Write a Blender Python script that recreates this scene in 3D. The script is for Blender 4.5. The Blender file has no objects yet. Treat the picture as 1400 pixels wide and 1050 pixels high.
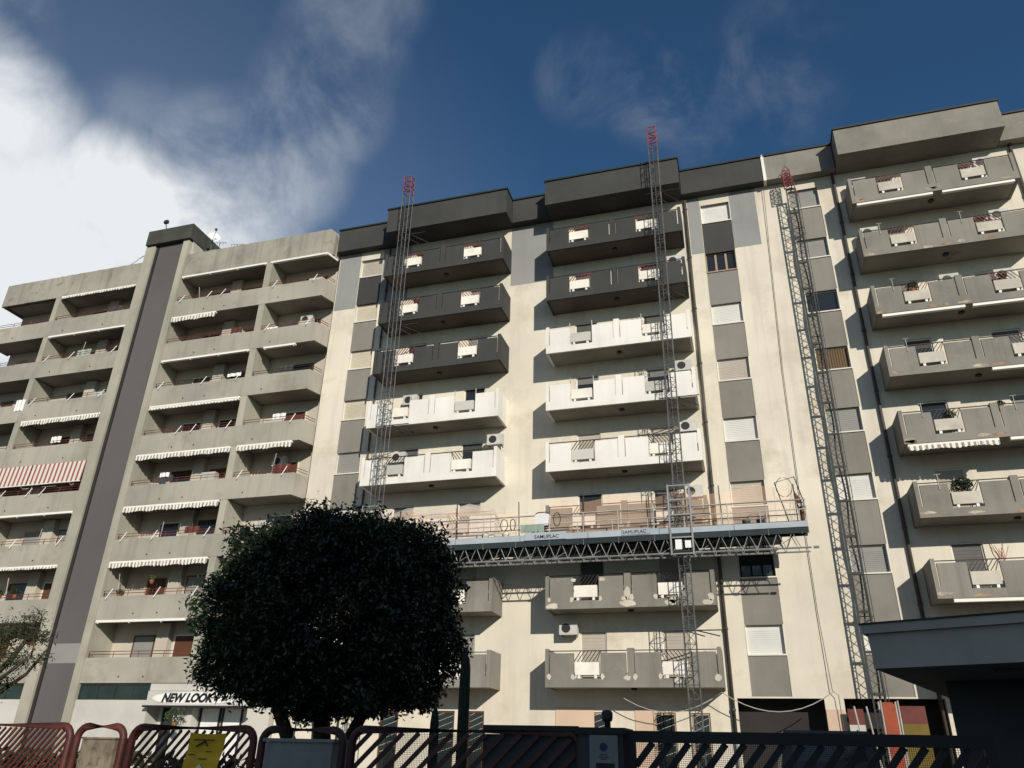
import bpy, bmesh, math, random
import numpy as np
from mathutils import Vector, Matrix
R=math.radians
random.seed(7)
scene=bpy.context.scene
COL=scene.collection

# ------------------------------------------------------------ camera
def cam_basis(yaw,pitch,roll):
    cy,sy=math.cos(yaw),math.sin(yaw); cp,sp=math.cos(pitch),math.sin(pitch)
    fw=Vector((sy*cp,cy*cp,sp)); rt=Vector((cy,-sy,0)); up=rt.cross(fw)
    cr,sr=math.cos(roll),math.sin(roll)
    return rt*cr+up*sr, -rt*sr+up*cr, fw
cr_,cu_,cf_=cam_basis(-.299115,.45161,.0245215)
cd=bpy.data.cameras.new('camera'); cam=bpy.data.objects.new('camera',cd); COL.objects.link(cam)
cam.matrix_world=Matrix(((cr_.x,cu_.x,-cf_.x,0),(cr_.y,cu_.y,-cf_.y,0),(cr_.z,cu_.z,-cf_.z,1.6),(0,0,0,1)))
cd.sensor_width=36; cd.lens=1045.34/1400*36; cd.clip_end=3000; cd.clip_start=.05
scene.camera=cam
scene.render.resolution_x=1024; scene.render.resolution_y=768

# ------------------------------------------------------------ world, sun, exposure
SUN=Vector((1.07,-1.55,.78)).normalized()
elev=math.asin(SUN.z); azim=math.atan2(SUN.x,SUN.y)
w=bpy.data.worlds.new('World'); scene.world=w; w.use_nodes=True
nt=w.node_tree; N=nt.nodes; Lk=nt.links
for n in list(N): N.remove(n)
out=N.new('ShaderNodeOutputWorld'); bg=N.new('ShaderNodeBackground'); bg.inputs['Strength'].default_value=.05
sky=N.new('ShaderNodeTexSky'); sky.sky_type='NISHITA'; sky.sun_disc=False
sky.sun_elevation=elev; sky.sun_rotation=azim; sky.air_density=1.0; sky.dust_density=.3; sky.ozone_density=3.0; sky.altitude=400
Lk.new(bg.outputs[0],out.inputs[0])
tc=N.new('ShaderNodeTexCoord')
def vmath(op,a,b=None):
    n=N.new('ShaderNodeVectorMath'); n.operation=op
    Lk.new(a,n.inputs[0])
    if b is not None:
        if isinstance(b,(tuple,list)): n.inputs[1].default_value=b
        else: Lk.new(b,n.inputs[1])
    return n
def fmath(op,a,b=None,clamp=False):
    n=N.new('ShaderNodeMath'); n.operation=op; n.use_clamp=clamp
    for i,v in enumerate((a,b)):
        if v is None: continue
        if isinstance(v,(int,float)): n.inputs[i].default_value=v
        else: Lk.new(v,n.inputs[i])
    return n.outputs[0]
def smooth(v,a,b):
    n=N.new('ShaderNodeMapRange'); n.interpolation_type='SMOOTHSTEP'; n.clamp=True
    Lk.new(v,n.inputs[0]); n.inputs[1].default_value=a; n.inputs[2].default_value=b
    return n.outputs[0]
D=vmath('NORMALIZE',tc.outputs['Generated']).outputs[0]
def noise(scale,detail,rough,dist=0,stretch=(1,1,1),rot=(0,0,0),off=(0,0,0)):
    m=N.new('ShaderNodeMapping'); Lk.new(D,m.inputs[0]); m.inputs['Scale'].default_value=stretch; m.inputs['Rotation'].default_value=rot; m.inputs['Location'].default_value=off
    n=N.new('ShaderNodeTexNoise'); Lk.new(m.outputs[0],n.inputs['Vector']); n.inputs['Scale'].default_value=scale
    n.inputs['Detail'].default_value=detail; n.inputs['Roughness'].default_value=rough; n.inputs['Distortion'].default_value=dist
    return n.outputs['Fac']
def blob(c,r0,r1):      # soft cap round a direction
    c=Vector(c).normalized(); d=vmath('DOT_PRODUCT',D,tuple(c)).outputs['Value']
    return smooth(d,math.cos(R(r1)),math.cos(R(r0)))
n1=noise(2.6,6,.52,.5,(1,1,1.2),(0,0,.4)); n2=noise(5.5,9,.62,.35,(1.5,1,.8),(0,.5,.2),(3,1,2))
n3=noise(6.5,10,.60,.35,(1,1,1),(0,0,0),(1,5,2))
mass=fmath('MAXIMUM',fmath('MAXIMUM',fmath('MAXIMUM',fmath('MAXIMUM',blob((-0.73, 0.489, 0.477),3,11),fmath('MULTIPLY',blob((-0.671, 0.538, 0.511),1,9.5),0.95)),fmath('MULTIPLY',blob((-0.752, 0.386, 0.534),4,11.5),0.9)),fmath('MULTIPLY',blob((-0.606, 0.6, 0.522),1,8.5),0.65)),fmath('MULTIPLY',blob((-0.539, 0.622, 0.568),1,7),0.4))
m1=fmath('MULTIPLY',smooth(fmath('ADD',mass,fmath('MULTIPLY',fmath('SUBTRACT',n3,.5),fmath('ADD',fmath('MULTIPLY',mass,1.5),.1))),.14,1.0),fmath('ADD',fmath('MULTIPLY',n1,.35),.78))
wisp=fmath('MULTIPLY',fmath('MAXIMUM',fmath('MAXIMUM',fmath('MAXIMUM',fmath('MAXIMUM',fmath('MAXIMUM',fmath('MAXIMUM',fmath('MAXIMUM',fmath('MULTIPLY',blob((-0.559, 0.585, 0.588),1,8),0.9),fmath('MULTIPLY',blob((-0.486, 0.598, 0.637),1,6),0.8)),fmath('MULTIPLY',blob((-0.425, 0.578, 0.697),1,5.5),0.7)),fmath('MULTIPLY',blob((-0.385, 0.545, 0.745),1,5),0.5)),fmath('MULTIPLY',blob((-0.344, 0.511, 0.788),1,5),0.4)),fmath('MULTIPLY',blob((-0.687, 0.392, 0.612),1,4.5),0.7)),fmath('MULTIPLY',blob((-0.678, 0.344, 0.649),1,5),0.8)),fmath('MULTIPLY',blob((-0.604, 0.523, 0.6),1,6),0.45)),smooth(fmath('ADD',fmath('MULTIPLY',n2,.55),fmath('MULTIPLY',n3,.45)),.36,.70))
wr=fmath('MULTIPLY',fmath('MAXIMUM',fmath('MAXIMUM',fmath('MAXIMUM',fmath('MULTIPLY',blob((-0.122, 0.665, 0.737),1,4),0.6),blob((-0.037, 0.685, 0.727),1,5)),fmath('MULTIPLY',blob((0.095, 0.693, 0.715),1,6),0.6)),fmath('MULTIPLY',blob((0.018, 0.714, 0.699),1,5),0.5)),smooth(n3,.38,.72))
cl=fmath('ADD',fmath('ADD',m1,fmath('MULTIPLY',wisp,.55)),fmath('MULTIPLY',wr,.24),True)
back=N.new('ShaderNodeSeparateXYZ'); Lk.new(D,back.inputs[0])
back_fill=fmath('MULTIPLY',smooth(fmath('MULTIPLY',back.outputs[1],-1.0),-.25,.6),.22)  # glow added to the unseen sky behind the camera, fills the shade
hz=fmath('ADD',0.0 if False else fmath('MULTIPLY',back_fill,0.0),fmath('ADD',fmath('MULTIPLY',blob((-.75,.60,.30),10,42),.08),cl,True),True)
tint=N.new('ShaderNodeMixRGB'); tint.blend_type='MULTIPLY'; tint.inputs[0].default_value=1
Lk.new(sky.outputs[0],tint.inputs[1]); tint.inputs[2].default_value=(.86,1.36,1.60,1)
mx=N.new('ShaderNodeMixRGB'); Lk.new(hz,mx.inputs[0]); Lk.new(tint.outputs[0],mx.inputs[1]); mx.inputs[2].default_value=(16.2,16.9,17.4,1)
mv=N.new('ShaderNodeMixRGB'); Lk.new(back_fill,mv.inputs[0]); Lk.new(mx.outputs[0],mv.inputs[1]); mv.inputs[2].default_value=(12.5,10.6,8.2,1)
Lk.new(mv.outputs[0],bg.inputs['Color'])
sd=bpy.data.lights.new('sun','SUN'); sd.energy=4.4; sd.angle=R(.5); sd.color=(1,.925,.81)
so=bpy.data.objects.new('sun',sd); COL.objects.link(so)
so.rotation_euler=SUN.to_track_quat('Z','Y').to_euler(); so.location=(30,-30,40)
vs=scene.view_settings; vs.view_transform='Standard'; vs.look='None'; vs.exposure=0; vs.gamma=1

# ------------------------------------------------------------ materials
MATS={}
def mat(name,col,rough=.85,var=.12,scale=1.2,streak=0,stain=None,bump=0,metal=0,spec=.3,fine=0,alpha=None,sscale=1.0):
    m=bpy.data.materials.new(name); m.use_nodes=True; nt=m.node_tree; N=nt.nodes; L=nt.links
    b=N['Principled BSDF']; b.inputs['Roughness'].default_value=rough; b.inputs['Metallic'].default_value=metal
    b.inputs['Specular IOR Level'].default_value=spec
    g=N.new('ShaderNodeNewGeometry'); col4=(*col,1)
    cur=N.new('ShaderNodeRGB'); cur.outputs[0].default_value=col4; cur=cur.outputs[0]
    def nz(sc,det,vec=(1,1,1),rg=.6):
        mp=N.new('ShaderNodeMapping'); L.new(g.outputs['Position'],mp.inputs[0]); mp.inputs['Scale'].default_value=vec
        n=N.new('ShaderNodeTexNoise'); L.new(mp.outputs[0],n.inputs['Vector']); n.inputs['Scale'].default_value=sc; n.inputs['Detail'].default_value=det; n.inputs['Roughness'].default_value=rg
        return n.outputs['Fac']
    def ramp(f,a,b_):
        r=N.new('ShaderNodeMapRange'); L.new(f,r.inputs[0]); r.inputs[1].default_value=a; r.inputs[2].default_value=b_; return r.outputs[0]
    def mixc(f,a,bcol,mode='MIX'):
        x=N.new('ShaderNodeMixRGB'); x.blend_type=mode
        if isinstance(f,float): x.inputs[0].default_value=f
        else: L.new(f,x.inputs[0])
        L.new(a,x.inputs[1])
        if isinstance(bcol,tuple): x.inputs[2].default_value=(*bcol,1)
        else: L.new(bcol,x.inputs[2])
        return x.outputs[0]
    if var:
        f=ramp(nz(scale,5),.3,.7)
        cur=mixc(f,cur,tuple(c*(1-var*1.6) for c in col))
        cur=mixc(ramp(nz(scale*.23,3),.42,.62),cur,tuple(min(1,c*(1+var)) for c in col))
    if streak:
        f=ramp(nz(1.6*sscale,4,(1.6,1.6,.09)),.50,.80)
        x=N.new('ShaderNodeMath'); x.operation='MULTIPLY'; L.new(f,x.inputs[0]); x.inputs[1].default_value=streak
        cur=mixc(x.outputs[0],cur,tuple(c*.42 for c in col))
    if stain:
        sc,a,b_,c2=stain
        cur=mixc(ramp(nz(sc,5,(1,1,1),.65),a,b_),cur,c2)
    if fine:
        f=ramp(nz(30,3),.35,.7)
        x=N.new('ShaderNodeMath'); x.operation='MULTIPLY'; L.new(f,x.inputs[0]); x.inputs[1].default_value=fine
        cur=mixc(x.outputs[0],cur,tuple(c*.6 for c in col))
    L.new(cur,b.inputs['Base Color'])
    if bump:
        bn=N.new('ShaderNodeBump'); bn.inputs['Strength'].default_value=bump; bn.inputs['Distance'].default_value=.02
        L.new(nz(14,4),bn.inputs['Height']); L.new(bn.outputs[0],b.inputs['Normal'])
    if alpha is not None: b.inputs['Alpha'].default_value=alpha
    MATS[name]=m; return m
def stripes(name,c1,c2,period,axis=0,frac=.5,rough=.8,trans=0):
    m=mat(name,c1,rough,0); N=m.node_tree.nodes; L=m.node_tree.links; b=N['Principled BSDF']
    g=N.new('ShaderNodeNewGeometry'); s=N.new('ShaderNodeSeparateXYZ'); L.new(g.outputs['Position'],s.inputs[0])
    a=N.new('ShaderNodeMath'); a.operation='DIVIDE'; L.new(s.outputs[axis],a.inputs[0]); a.inputs[1].default_value=period
    f=N.new('ShaderNodeMath'); f.operation='FRACT'; L.new(a.outputs[0],f.inputs[0])
    t=N.new('ShaderNodeMath'); t.operation='GREATER_THAN'; L.new(f.outputs[0],t.inputs[0]); t.inputs[1].default_value=frac
    x=N.new('ShaderNodeMixRGB'); L.new(t.outputs[0],x.inputs[0]); x.inputs[1].default_value=(*c1,1); x.inputs[2].default_value=(*c2,1)
    L.new(x.outputs[0],b.inputs['Base Color']); return m
mat('cream',(.68,.63,.525),.9,.08,.5,.28,bump=.15,stain=(.45,.53,.70,(.55,.495,.40)),fine=.12,sscale=.8)
mat('grey_paint',(.27,.275,.27),.9,.07,.8,.15,bump=.1)
mat('dark_paint',(.050,.051,.050),.85,.12,1.1,.20,bump=.1)
mat('soffit_dark',(.12,.108,.092),.9,.15,.7)
mat('white_primer',(.76,.74,.69),.9,.06,1.3,.22,bump=.1)
mat('greige',(.235,.222,.195),.92,.13,1.3,.40,bump=.25,fine=.2,stain=(2.2,.60,.80,(.30,.275,.22)))
mat('greige_patched',(.235,.222,.195),.92,.10,1.0,.15,bump=.2)
mat('spall',(.30,.215,.15),.95,.3,9,bump=.4)
mat('repair_old',(.42,.37,.29),.95,.3,7,bump=.4)
mat('repair',(.55,.51,.43),.9,.1,4,bump=.3)
mat('concrete',(.345,.327,.28),.93,.13,.8,.42,bump=.25,stain=(.5,.58,.8,(.235,.205,.155)))
mat('concrete_roof',(.31,.297,.25),.95,.16,1.0,.75,bump=.3,stain=(1.4,.56,.75,(.15,.13,.095)))
mat('soffit',(.28,.26,.225),.92,.14,.8,bump=.15,stain=(1.0,.62,.8,(.13,.11,.09)))
mat('loggia_wall',(.48,.44,.365),.92,.08,.8,.1)
mat('tower_grey',(.105,.10,.097),.9,.06,.5,.12)
mat('tower_cap',(.062,.065,.054),.9,.18,1.2,.3)
mat('fin',(.36,.345,.285),.92,.12,.9,.35,bump=.2)
mat('panel',(.225,.212,.188),.9,.12,1.0,.25,fine=.15)
mat('panel_light',(.225,.215,.20),.9,.05,.8,.05)
mat('coping',(.02,.028,.026),.6,.1)
mat('white_metal',(.78,.78,.76),.5,.04,3)
mat('box_white',(.80,.76,.68),.8,.08,3,.1)
mat('shutter_white',(.62,.62,.58),.6,.05,2)
mat('shutter_grey',(.25,.25,.235),.6,.05,2)
mat('shutter_dark',(.10,.10,.095),.6,.1,2)
mat('shutter_cream',(.52,.475,.37),.7,.06,2)
mat('box_old',(.50,.47,.40),.85,.12,3,.25)
mat('shutter_beige',(.42,.38,.32),.6,.06,2)
mat('shutter_brown',(.10,.045,.022),.6,.1,2)
stripes('shutter_wood',(.17,.115,.06),(.07,.045,.025),.11,0)
mat('frame_white',(.68,.65,.58),.5,.04)
mat('frame_wood',(.38,.27,.19),.6,.1)
mat('dark_glass',(.015,.02,.022),.08,0,spec=.7)
mat('green_glass',(.022,.036,.032),.15,.3,1.2,spec=.6)
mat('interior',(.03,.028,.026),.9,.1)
mat('pipe',(.07,.062,.052),.6,.2,2)
mat('rail_red',(.17,.048,.038),.6,.3,6)
mat('rail_dark',(.035,.025,.024),.6,.2,6)
mat('rail_pale',(.42,.40,.37),.6,.15,4)
mat('galv',(.085,.088,.09),.55,.25,5,metal=.3,spec=.4)
mat('galv_dark',(.042,.046,.043),.6,.25,5,metal=.3)
mat('mast_red',(.20,.045,.05),.6,.25,5)
mat('blue_board',(.36,.41,.45),.6,.12,1.4)
mat('deck_dark',(.018,.03,.032),.7,.2,1)
mat('steel_pale',(.28,.29,.29),.45,.12,3,metal=.3)
mat('black_text',(.015,.015,.018),.7,0)
stripes('awning_stripe',(.78,.75,.68),(.30,.27,.24),.22,0,.55)
stripes('awning_red',(.66,.60,.55),(.30,.12,.10),.33,0,.55)
mat('awning_white',(.80,.78,.72),.6,.03,2)
mat('ac_white',(.50,.50,.47),.6,.1,4)
mat('fan_dark',(.03,.03,.03),.5,0)
mat('cloth_white',(.75,.75,.74),.9,.05,4)
mat('cloth_dark',(.05,.05,.06),.9,.1,4)
mat('terracotta',(.33,.12,.06),.85,.15,4)
mat('leaf',(.017,.030,.012),.40,.55,1.6,spec=.40)
mat('leaf_olive',(.045,.052,.022),.6,.35,3.0,spec=.3)
mat('leaf_pot',(.05,.075,.03),.6,.35,6.0,spec=.3)
mat('bark',(.045,.035,.026),.9,.3,6,bump=.5)
mat('cactus',(.018,.028,.016),.7,.2,5,bump=.4)
mat('fence_red',(.085,.022,.017),.55,.35,9,stain=(7,.55,.75,(.075,.035,.028)),spec=.4)
mat('fence_dark',(.06,.024,.022),.6,.3,9,spec=.4)
mat('gate_black',(.016,.017,.019),.6,.2,9,spec=.4)
mat('wire',(.30,.30,.29),.6,.1)
mat('cabinet_grey',(.24,.25,.25),.7,.12,5,.3,bump=.2,sscale=3)
mat('cabinet_old',(.20,.165,.12),.85,.3,8,.4,stain=(12,.5,.7,(.07,.05,.035)),sscale=4)
mat('plate_dark',(.05,.055,.06),.7,.15,4)
mat('emblem_blue',(.03,.05,.11),.6,.1)
mat('yellow_sign',(.72,.45,.02),.45,.12,14,stain=(20,.62,.75,(.55,.30,.01)))
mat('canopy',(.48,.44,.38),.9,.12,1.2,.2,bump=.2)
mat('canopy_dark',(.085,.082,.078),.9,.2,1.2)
mat('asphalt',(.05,.05,.052),.9,.2,.8,fine=.4,bump=.3)
mat('paving',(.20,.17,.135),.9,.15,.5,fine=.3,bump=.2)
mat('orange_metal',(.30,.06,.025),.6,.15,4)
mat('ochre',(.14,.10,.018),.7,.15,3)
mat('dull_red',(.12,.035,.028),.7,.15,3)
mat('pink_band',(.60,.45,.34),.9,.08,1)
mat('van_paint',(.02,.025,.035),.35,.1,3,spec=.6)
mat('net',(.95,.60,.40),.9,.08,2.0,alpha=.22)
mat('net_grey',(.55,.52,.46),.9,.12,2.0,alpha=.55)
mat('rope',(.12,.11,.09),.9,0)
mat('hose',(.03,.03,.032),.7,0)
mat('bucket',(.60,.62,.50),.6,.1,4)
mat('rag_green',(.30,.38,.33),.8,.2,5)
mat('stack_render',(.50,.49,.45),.9,.1,1)

# ------------------------------------------------------------ mesh builder
class MB:
    def __init__(s): s.v=[]; s.f=[]
    def quad(s,*p):
        i=len(s.v); s.v+=[tuple(q) for q in p]; s.f.append(tuple(range(i,i+len(p)))); return s
    def box(s,x0,x1,y0,y1,z0,z1):
        return s.hexa([(x0,y0,z0),(x1,y0,z0),(x1,y1,z0),(x0,y1,z0)],[(x0,y0,z1),(x1,y0,z1),(x1,y1,z1),(x0,y1,z1)])
    def hexa(s,b,t):
        i=len(s.v); n=len(b); s.v+=[tuple(q) for q in b]+[tuple(q) for q in t]
        s.f.append(tuple(i+k for k in reversed(range(n)))); s.f.append(tuple(i+n+k for k in range(n)))
        for k in range(n): s.f.append((i+k,i+(k+1)%n,i+n+(k+1)%n,i+n+k))
        return s
    def obox(s,o,ax,ay,az):   # origin + three edge vectors
        o,ax,ay,az=map(Vector,(o,ax,ay,az))
        return s.hexa([o,o+ax,o+ax+ay,o+ay],[o+az,o+ax+az,o+ax+ay+az,o+ay+az])
    def bar(s,p,q,wd,dp,side=(0,1,0)):   # rectangular bar from p to q
        p,q=Vector(p),Vector(q); d=(q-p).normalized(); sd=Vector(side); a=d.cross(sd).normalized()*wd/2; b=sd.normalized()*dp/2
        return s.hexa([p-a-b,p+a-b,p+a+b,p-a+b],[q-a-b,q+a-b,q+a+b,q-a+b])
    def tube(s,pts,r,n=6,cap=True):
        pts=[Vector(p) for p in pts]; m=len(pts); rr=r if isinstance(r,(list,tuple)) else [r]*m
        i=len(s.v); ref=None
        for k,p in enumerate(pts):
            d=(pts[min(k+1,m-1)]-pts[max(k-1,0)]).normalized()
            if ref is None: ref=Vector((0,0,1)) if abs(d.z)<.9 else Vector((1,0,0))
            a=d.cross(ref).normalized(); b=d.cross(a).normalized(); ref=-(d.cross(a)).cross(d).cross(d) if False else ref
            for j in range(n):
                t=2*math.pi*j/n; s.v.append(tuple(p+a*math.cos(t)*rr[k]+b*math.sin(t)*rr[k]))
        for k in range(m-1):
            for j in range(n):
                s.f.append((i+k*n+j,i+k*n+(j+1)%n,i+(k+1)*n+(j+1)%n,i+(k+1)*n+j))
        if cap:
            s.f.append(tuple(i+j for j in reversed(range(n)))); s.f.append(tuple(i+(m-1)*n+j for j in range(n)))
        return s
    def lathe(s,o,prof,n=12):   # profile (r,z)
        return s.tube([(o[0],o[1],o[2]+z) for r,z in prof],[max(r,.001) for r,z in prof],n)
    def build(s,name,m,parent=None,smoothf=False):
        me=bpy.data.meshes.new(name)
        off=Vector((0,0,0)); p=parent
        while p is not None: off+=p.location; p=p.parent
        me.from_pydata([(x-off.x,y-off.y,z-off.z) for x,y,z in s.v],[],s.f); me.materials.append(MATS[m] if isinstance(m,str) else m)
        bm=bmesh.new(); bm.from_mesh(me); bmesh.ops.recalc_face_normals(bm,faces=bm.faces); bm.to_mesh(me); bm.free()
        if smoothf:
            for f in me.polygons: f.use_smooth=True
        o=bpy.data.objects.new(name,me); COL.objects.link(o)
        if parent: o.parent=parent
        return o
def tag(o,label=None,cat=None,group=None,kind=None):
    if label: o['label']=label
    if cat: o['category']=cat
    if group: o['group']=group
    if kind: o['kind']=kind
    return o
def thing(name,label,cat,loc,group=None):
    o=bpy.data.objects.new(name,None); COL.objects.link(o); o.location=loc; o.empty_display_size=.3
    return tag(o,label,cat,group)
def bx(*a): return MB().box(*a)
def structure(name,mb,m): return tag(mb.build(name,m),kind='structure')
def facade(mb,x0,x1,z0,z1,y,ops,depth=.24):
    """front sheet of a wall with rectangular openings and their reveals"""
    xs=sorted({x0,x1,*[c for o in ops for c in o[:2]]}); zs=sorted({z0,z1,*[c for o in ops for c in o[2:4]]})
    xs=[x for x in xs if x0<=x<=x1]; zs=[z for z in zs if z0<=z<=z1]
    for a,b in zip(xs,xs[1:]):
        run=None
        for c,d in zip(zs,zs[1:]):
            mx_,mz=(a+b)/2,(c+d)/2
            inside=any(o[0]<mx_<o[1] and o[2]<mz<o[3] for o in ops)
            if not inside:
                if run is None: run=[c,d]
                else: run[1]=d
            if inside and run: mb.quad((a,y,run[0]),(b,y,run[0]),(b,y,run[1]),(a,y,run[1])); run=None
        if run: mb.quad((a,y,run[0]),(b,y,run[0]),(b,y,run[1]),(a,y,run[1]))
    for o in ops:
        a,b,c,d=o[:4]; Y=y+depth
        mb.quad((a,y,c),(a,Y,c),(a,Y,d),(a,y,d)); mb.quad((b,y,c),(b,Y,c),(b,Y,d),(b,y,d))
        mb.quad((a,y,d),(b,y,d),(b,Y,d),(a,Y,d)); mb.quad((a,y,c),(b,y,c),(b,Y,c),(a,Y,c))
    return mb
FL=['first','second','third','fourth','fifth','sixth','seventh','top']

# ------------------------------------------------------------ ground
structure('ground',MB().quad((-400,-300,0),(400,-300,0),(400,500,0),(-400,500,0)),'asphalt')
structure('pavement',bx(-70,40,22,33.0,.004,.13),'paving')
structure('kerb',bx(-70,40,21.85,22,.004,.15),'stack_render')

# ============================================================ CREAM BUILDING (right)
YW=34.15; YB=32.6; ZB=[4.12+3.1*k for k in range(8)]
B=thing('apartment_building','tall cream and grey apartment block with projecting balconies being repainted','building',(-2,YW,0))
cols=[(-20.27,-18.8),(-.22,1.30),(4.23,5.72)]
stacks=[-17.85,-8.32,6.86]; BL=7.12
DO=[(1.18,2.34),(4.70,5.86)]     # door openings, offset from the stack's left end
ops=[]
wz=[27.17-3.1*k for k in range(8)]
for c in cols: ops.append((c[0],c[1],5.47-1.57 if c[0]>-1 else 4.3,28.36))
for s in stacks:
    for zb in ZB:
        for d in DO: ops.append((s+d[0],s+d[1],zb+.18,zb+2.44))
for s in stacks[:2]:
    for d in ((.0+4.2,.86+4.2),(1.5,2.4),(5.68,6.42)): ops.append((s+d[0],s+d[1],.2,3.28))
ops+= [(-.80,2.46,.15,3.84),(3.17,6.7,.15,3.84)]
wall=facade(MB(),-21.75,20,0,28.98,YW,[o for o in ops])
wall.quad((-21.75,YW,0),(-21.75,46,0),(-21.75,46,30.3),(-21.75,YW,30.3)).quad((20,YW,0),(20,46,0),(20,46,30.3),(20,YW,30.3)).quad((-21.75,46,0),(20,46,0),(20,46,30.3),(-21.75,46,30.3))
wall.build('wall','cream',B)
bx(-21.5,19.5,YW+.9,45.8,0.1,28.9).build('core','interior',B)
bx(-21.7,19.9,33.9,45.9,29.0,30.25).build('roof','concrete_roof',B)
# grey painted coat over the wall's upper part, 4 mm proud
g=MB()
for x0,x1,z0 in ((-21.7,-20.29,25.05),(-18.78,-17.0,25.15),(-10.75,-8.30,25.0),(-.86,-.24,25.35),(1.32,2.62,25.35)):
    bx(x0,x1,YW-.012,YW-.004,z0+random.uniform(-.03,.03),28.94).build('grey_paint_coat','grey_paint',B)
# roof parapet: recessed bands and boxes over the balcony stacks
def parapet(x0,x1,yf,z0,z1,m,name='parapet'):
    p=bx(x0,x1,yf,YW+.1,z0,z1).build(name,m,B)
    bx(x0-.05,x1+.05,yf-.07,YW+.15,z1+.002,z1+.10).build('coping','coping',p)
    return p
parapet(-21.72,-18.02,33.65,28.95,30.5,'dark_paint'); parapet(-10.60,-8.44,33.65,28.95,30.5,'dark_paint')
parapet(-1.1,3.13,33.65,28.95,30.5,'dark_paint'); parapet(3.30,6.63,33.65,28.95,30.5,'greige')
parapet(14.12,20,33.65,28.95,30.5,'greige')
parapet(-17.98,-10.63,32.6,28.93,30.52,'dark_paint'); parapet(-8.40,-1.13,32.6,28.93,30.52,'dark_paint'); parapet(6.68,14.08,32.6,28.93,30.52,'greige')
bx(3.14,3.29,33.60,34.1,28.9,30.62).build('joint_strip','white_primer',B)
# spandrels and windows of the three window columns
def window(c,z0,z1,kind):
    x0,x1=c; f=MB(); t=.06
    f.box(x0,x1,YW+.15,YW+.21,z1-t,z1).box(x0,x0+t,YW+.15,YW+.21,z0,z1-t).box(x1-t,x1,YW+.15,YW+.21,z0,z1-t).box(x0,x1,YW-.025,YW+.21,z0-.03,z0+.03)
    if kind=='casement':
        for k in (1,2): xx=x0+(x1-x0)*k/3; f.box(xx-.05,xx+.05,YW+.15,YW+.21,z0+.03,z1-t)
        f.box(x0+t,x1-t,YW+.15,YW+.21,z0+.03,z0+.12)
    f.box(x0+.001,x0+.03,YW-.015,YW+.15,z0+.03,z1).box(x1-.03,x1-.001,YW-.015,YW+.15,z0+.03,z1)
    W=f.build('window','frame_wood' if kind=='casement' else 'frame_white',B)
    if kind=='casement' or kind=='glass' or kind=='open':
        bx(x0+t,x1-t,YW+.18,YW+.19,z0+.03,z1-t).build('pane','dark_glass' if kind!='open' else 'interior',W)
        if kind=='open':
            p=MB()
            for k in range(3): a=x0+.12+k*.44; p.box(a,a+.36,YW+.0,YW+.03,z0+.08,z0+.5)
            p.build('glazing','green_glass',W)
    else:
        sh=MB(); n=12; zt=z1-t-random.choice([0.0,.10,.14])
        zb=z0+.03
        hh=(zt-zb)/n
        for k in range(n): sh.box(x0+t,x1-t,YW+.165,YW+.175,zb+k*hh+.008,zb+(k+1)*hh)
        sh.box(x0+t,x1-t,YW+.176,YW+.19,zb,z1-t)
        sh.build('shutter',kind,W)
    return W
kinds={0:['shutter_beige','shutter_cream','shutter_cream','shutter_cream','shutter_grey','shutter_white','shutter_grey','shutter_white'],
       1:['shutter_white','casement','shutter_white','shutter_beige','shutter_white','shutter_beige','open','shutter_white'],
       2:['shutter_grey','shutter_grey','glass','shutter_wood','shutter_grey','shutter_white','shutter_grey','shutter_white']}
for ci,c in enumerate(cols):
    for k in range(8):
        z0=wz[k]; z1=z0+1.17
        if ci==0: z0-=.03
        window(c,z0,z1,kinds[ci][k])
        zl=wz[k+1]+1.17 if k<7 else (3.88 if ci else 4.3)
        m='dark_paint' if (k==0 and ci<2) else ('panel_light' if (k==1 and ci==1) else 'panel')
        bx(c[0]+.003,c[1]-.003,YW+.025,YW+.12,zl+.002,z0-.032).build('spandrel',m,B)
    bx(c[0]+.003,c[1]-.003,YW+.03,YW+.12,28.345,28.94).build('spandrel','panel',B)
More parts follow.
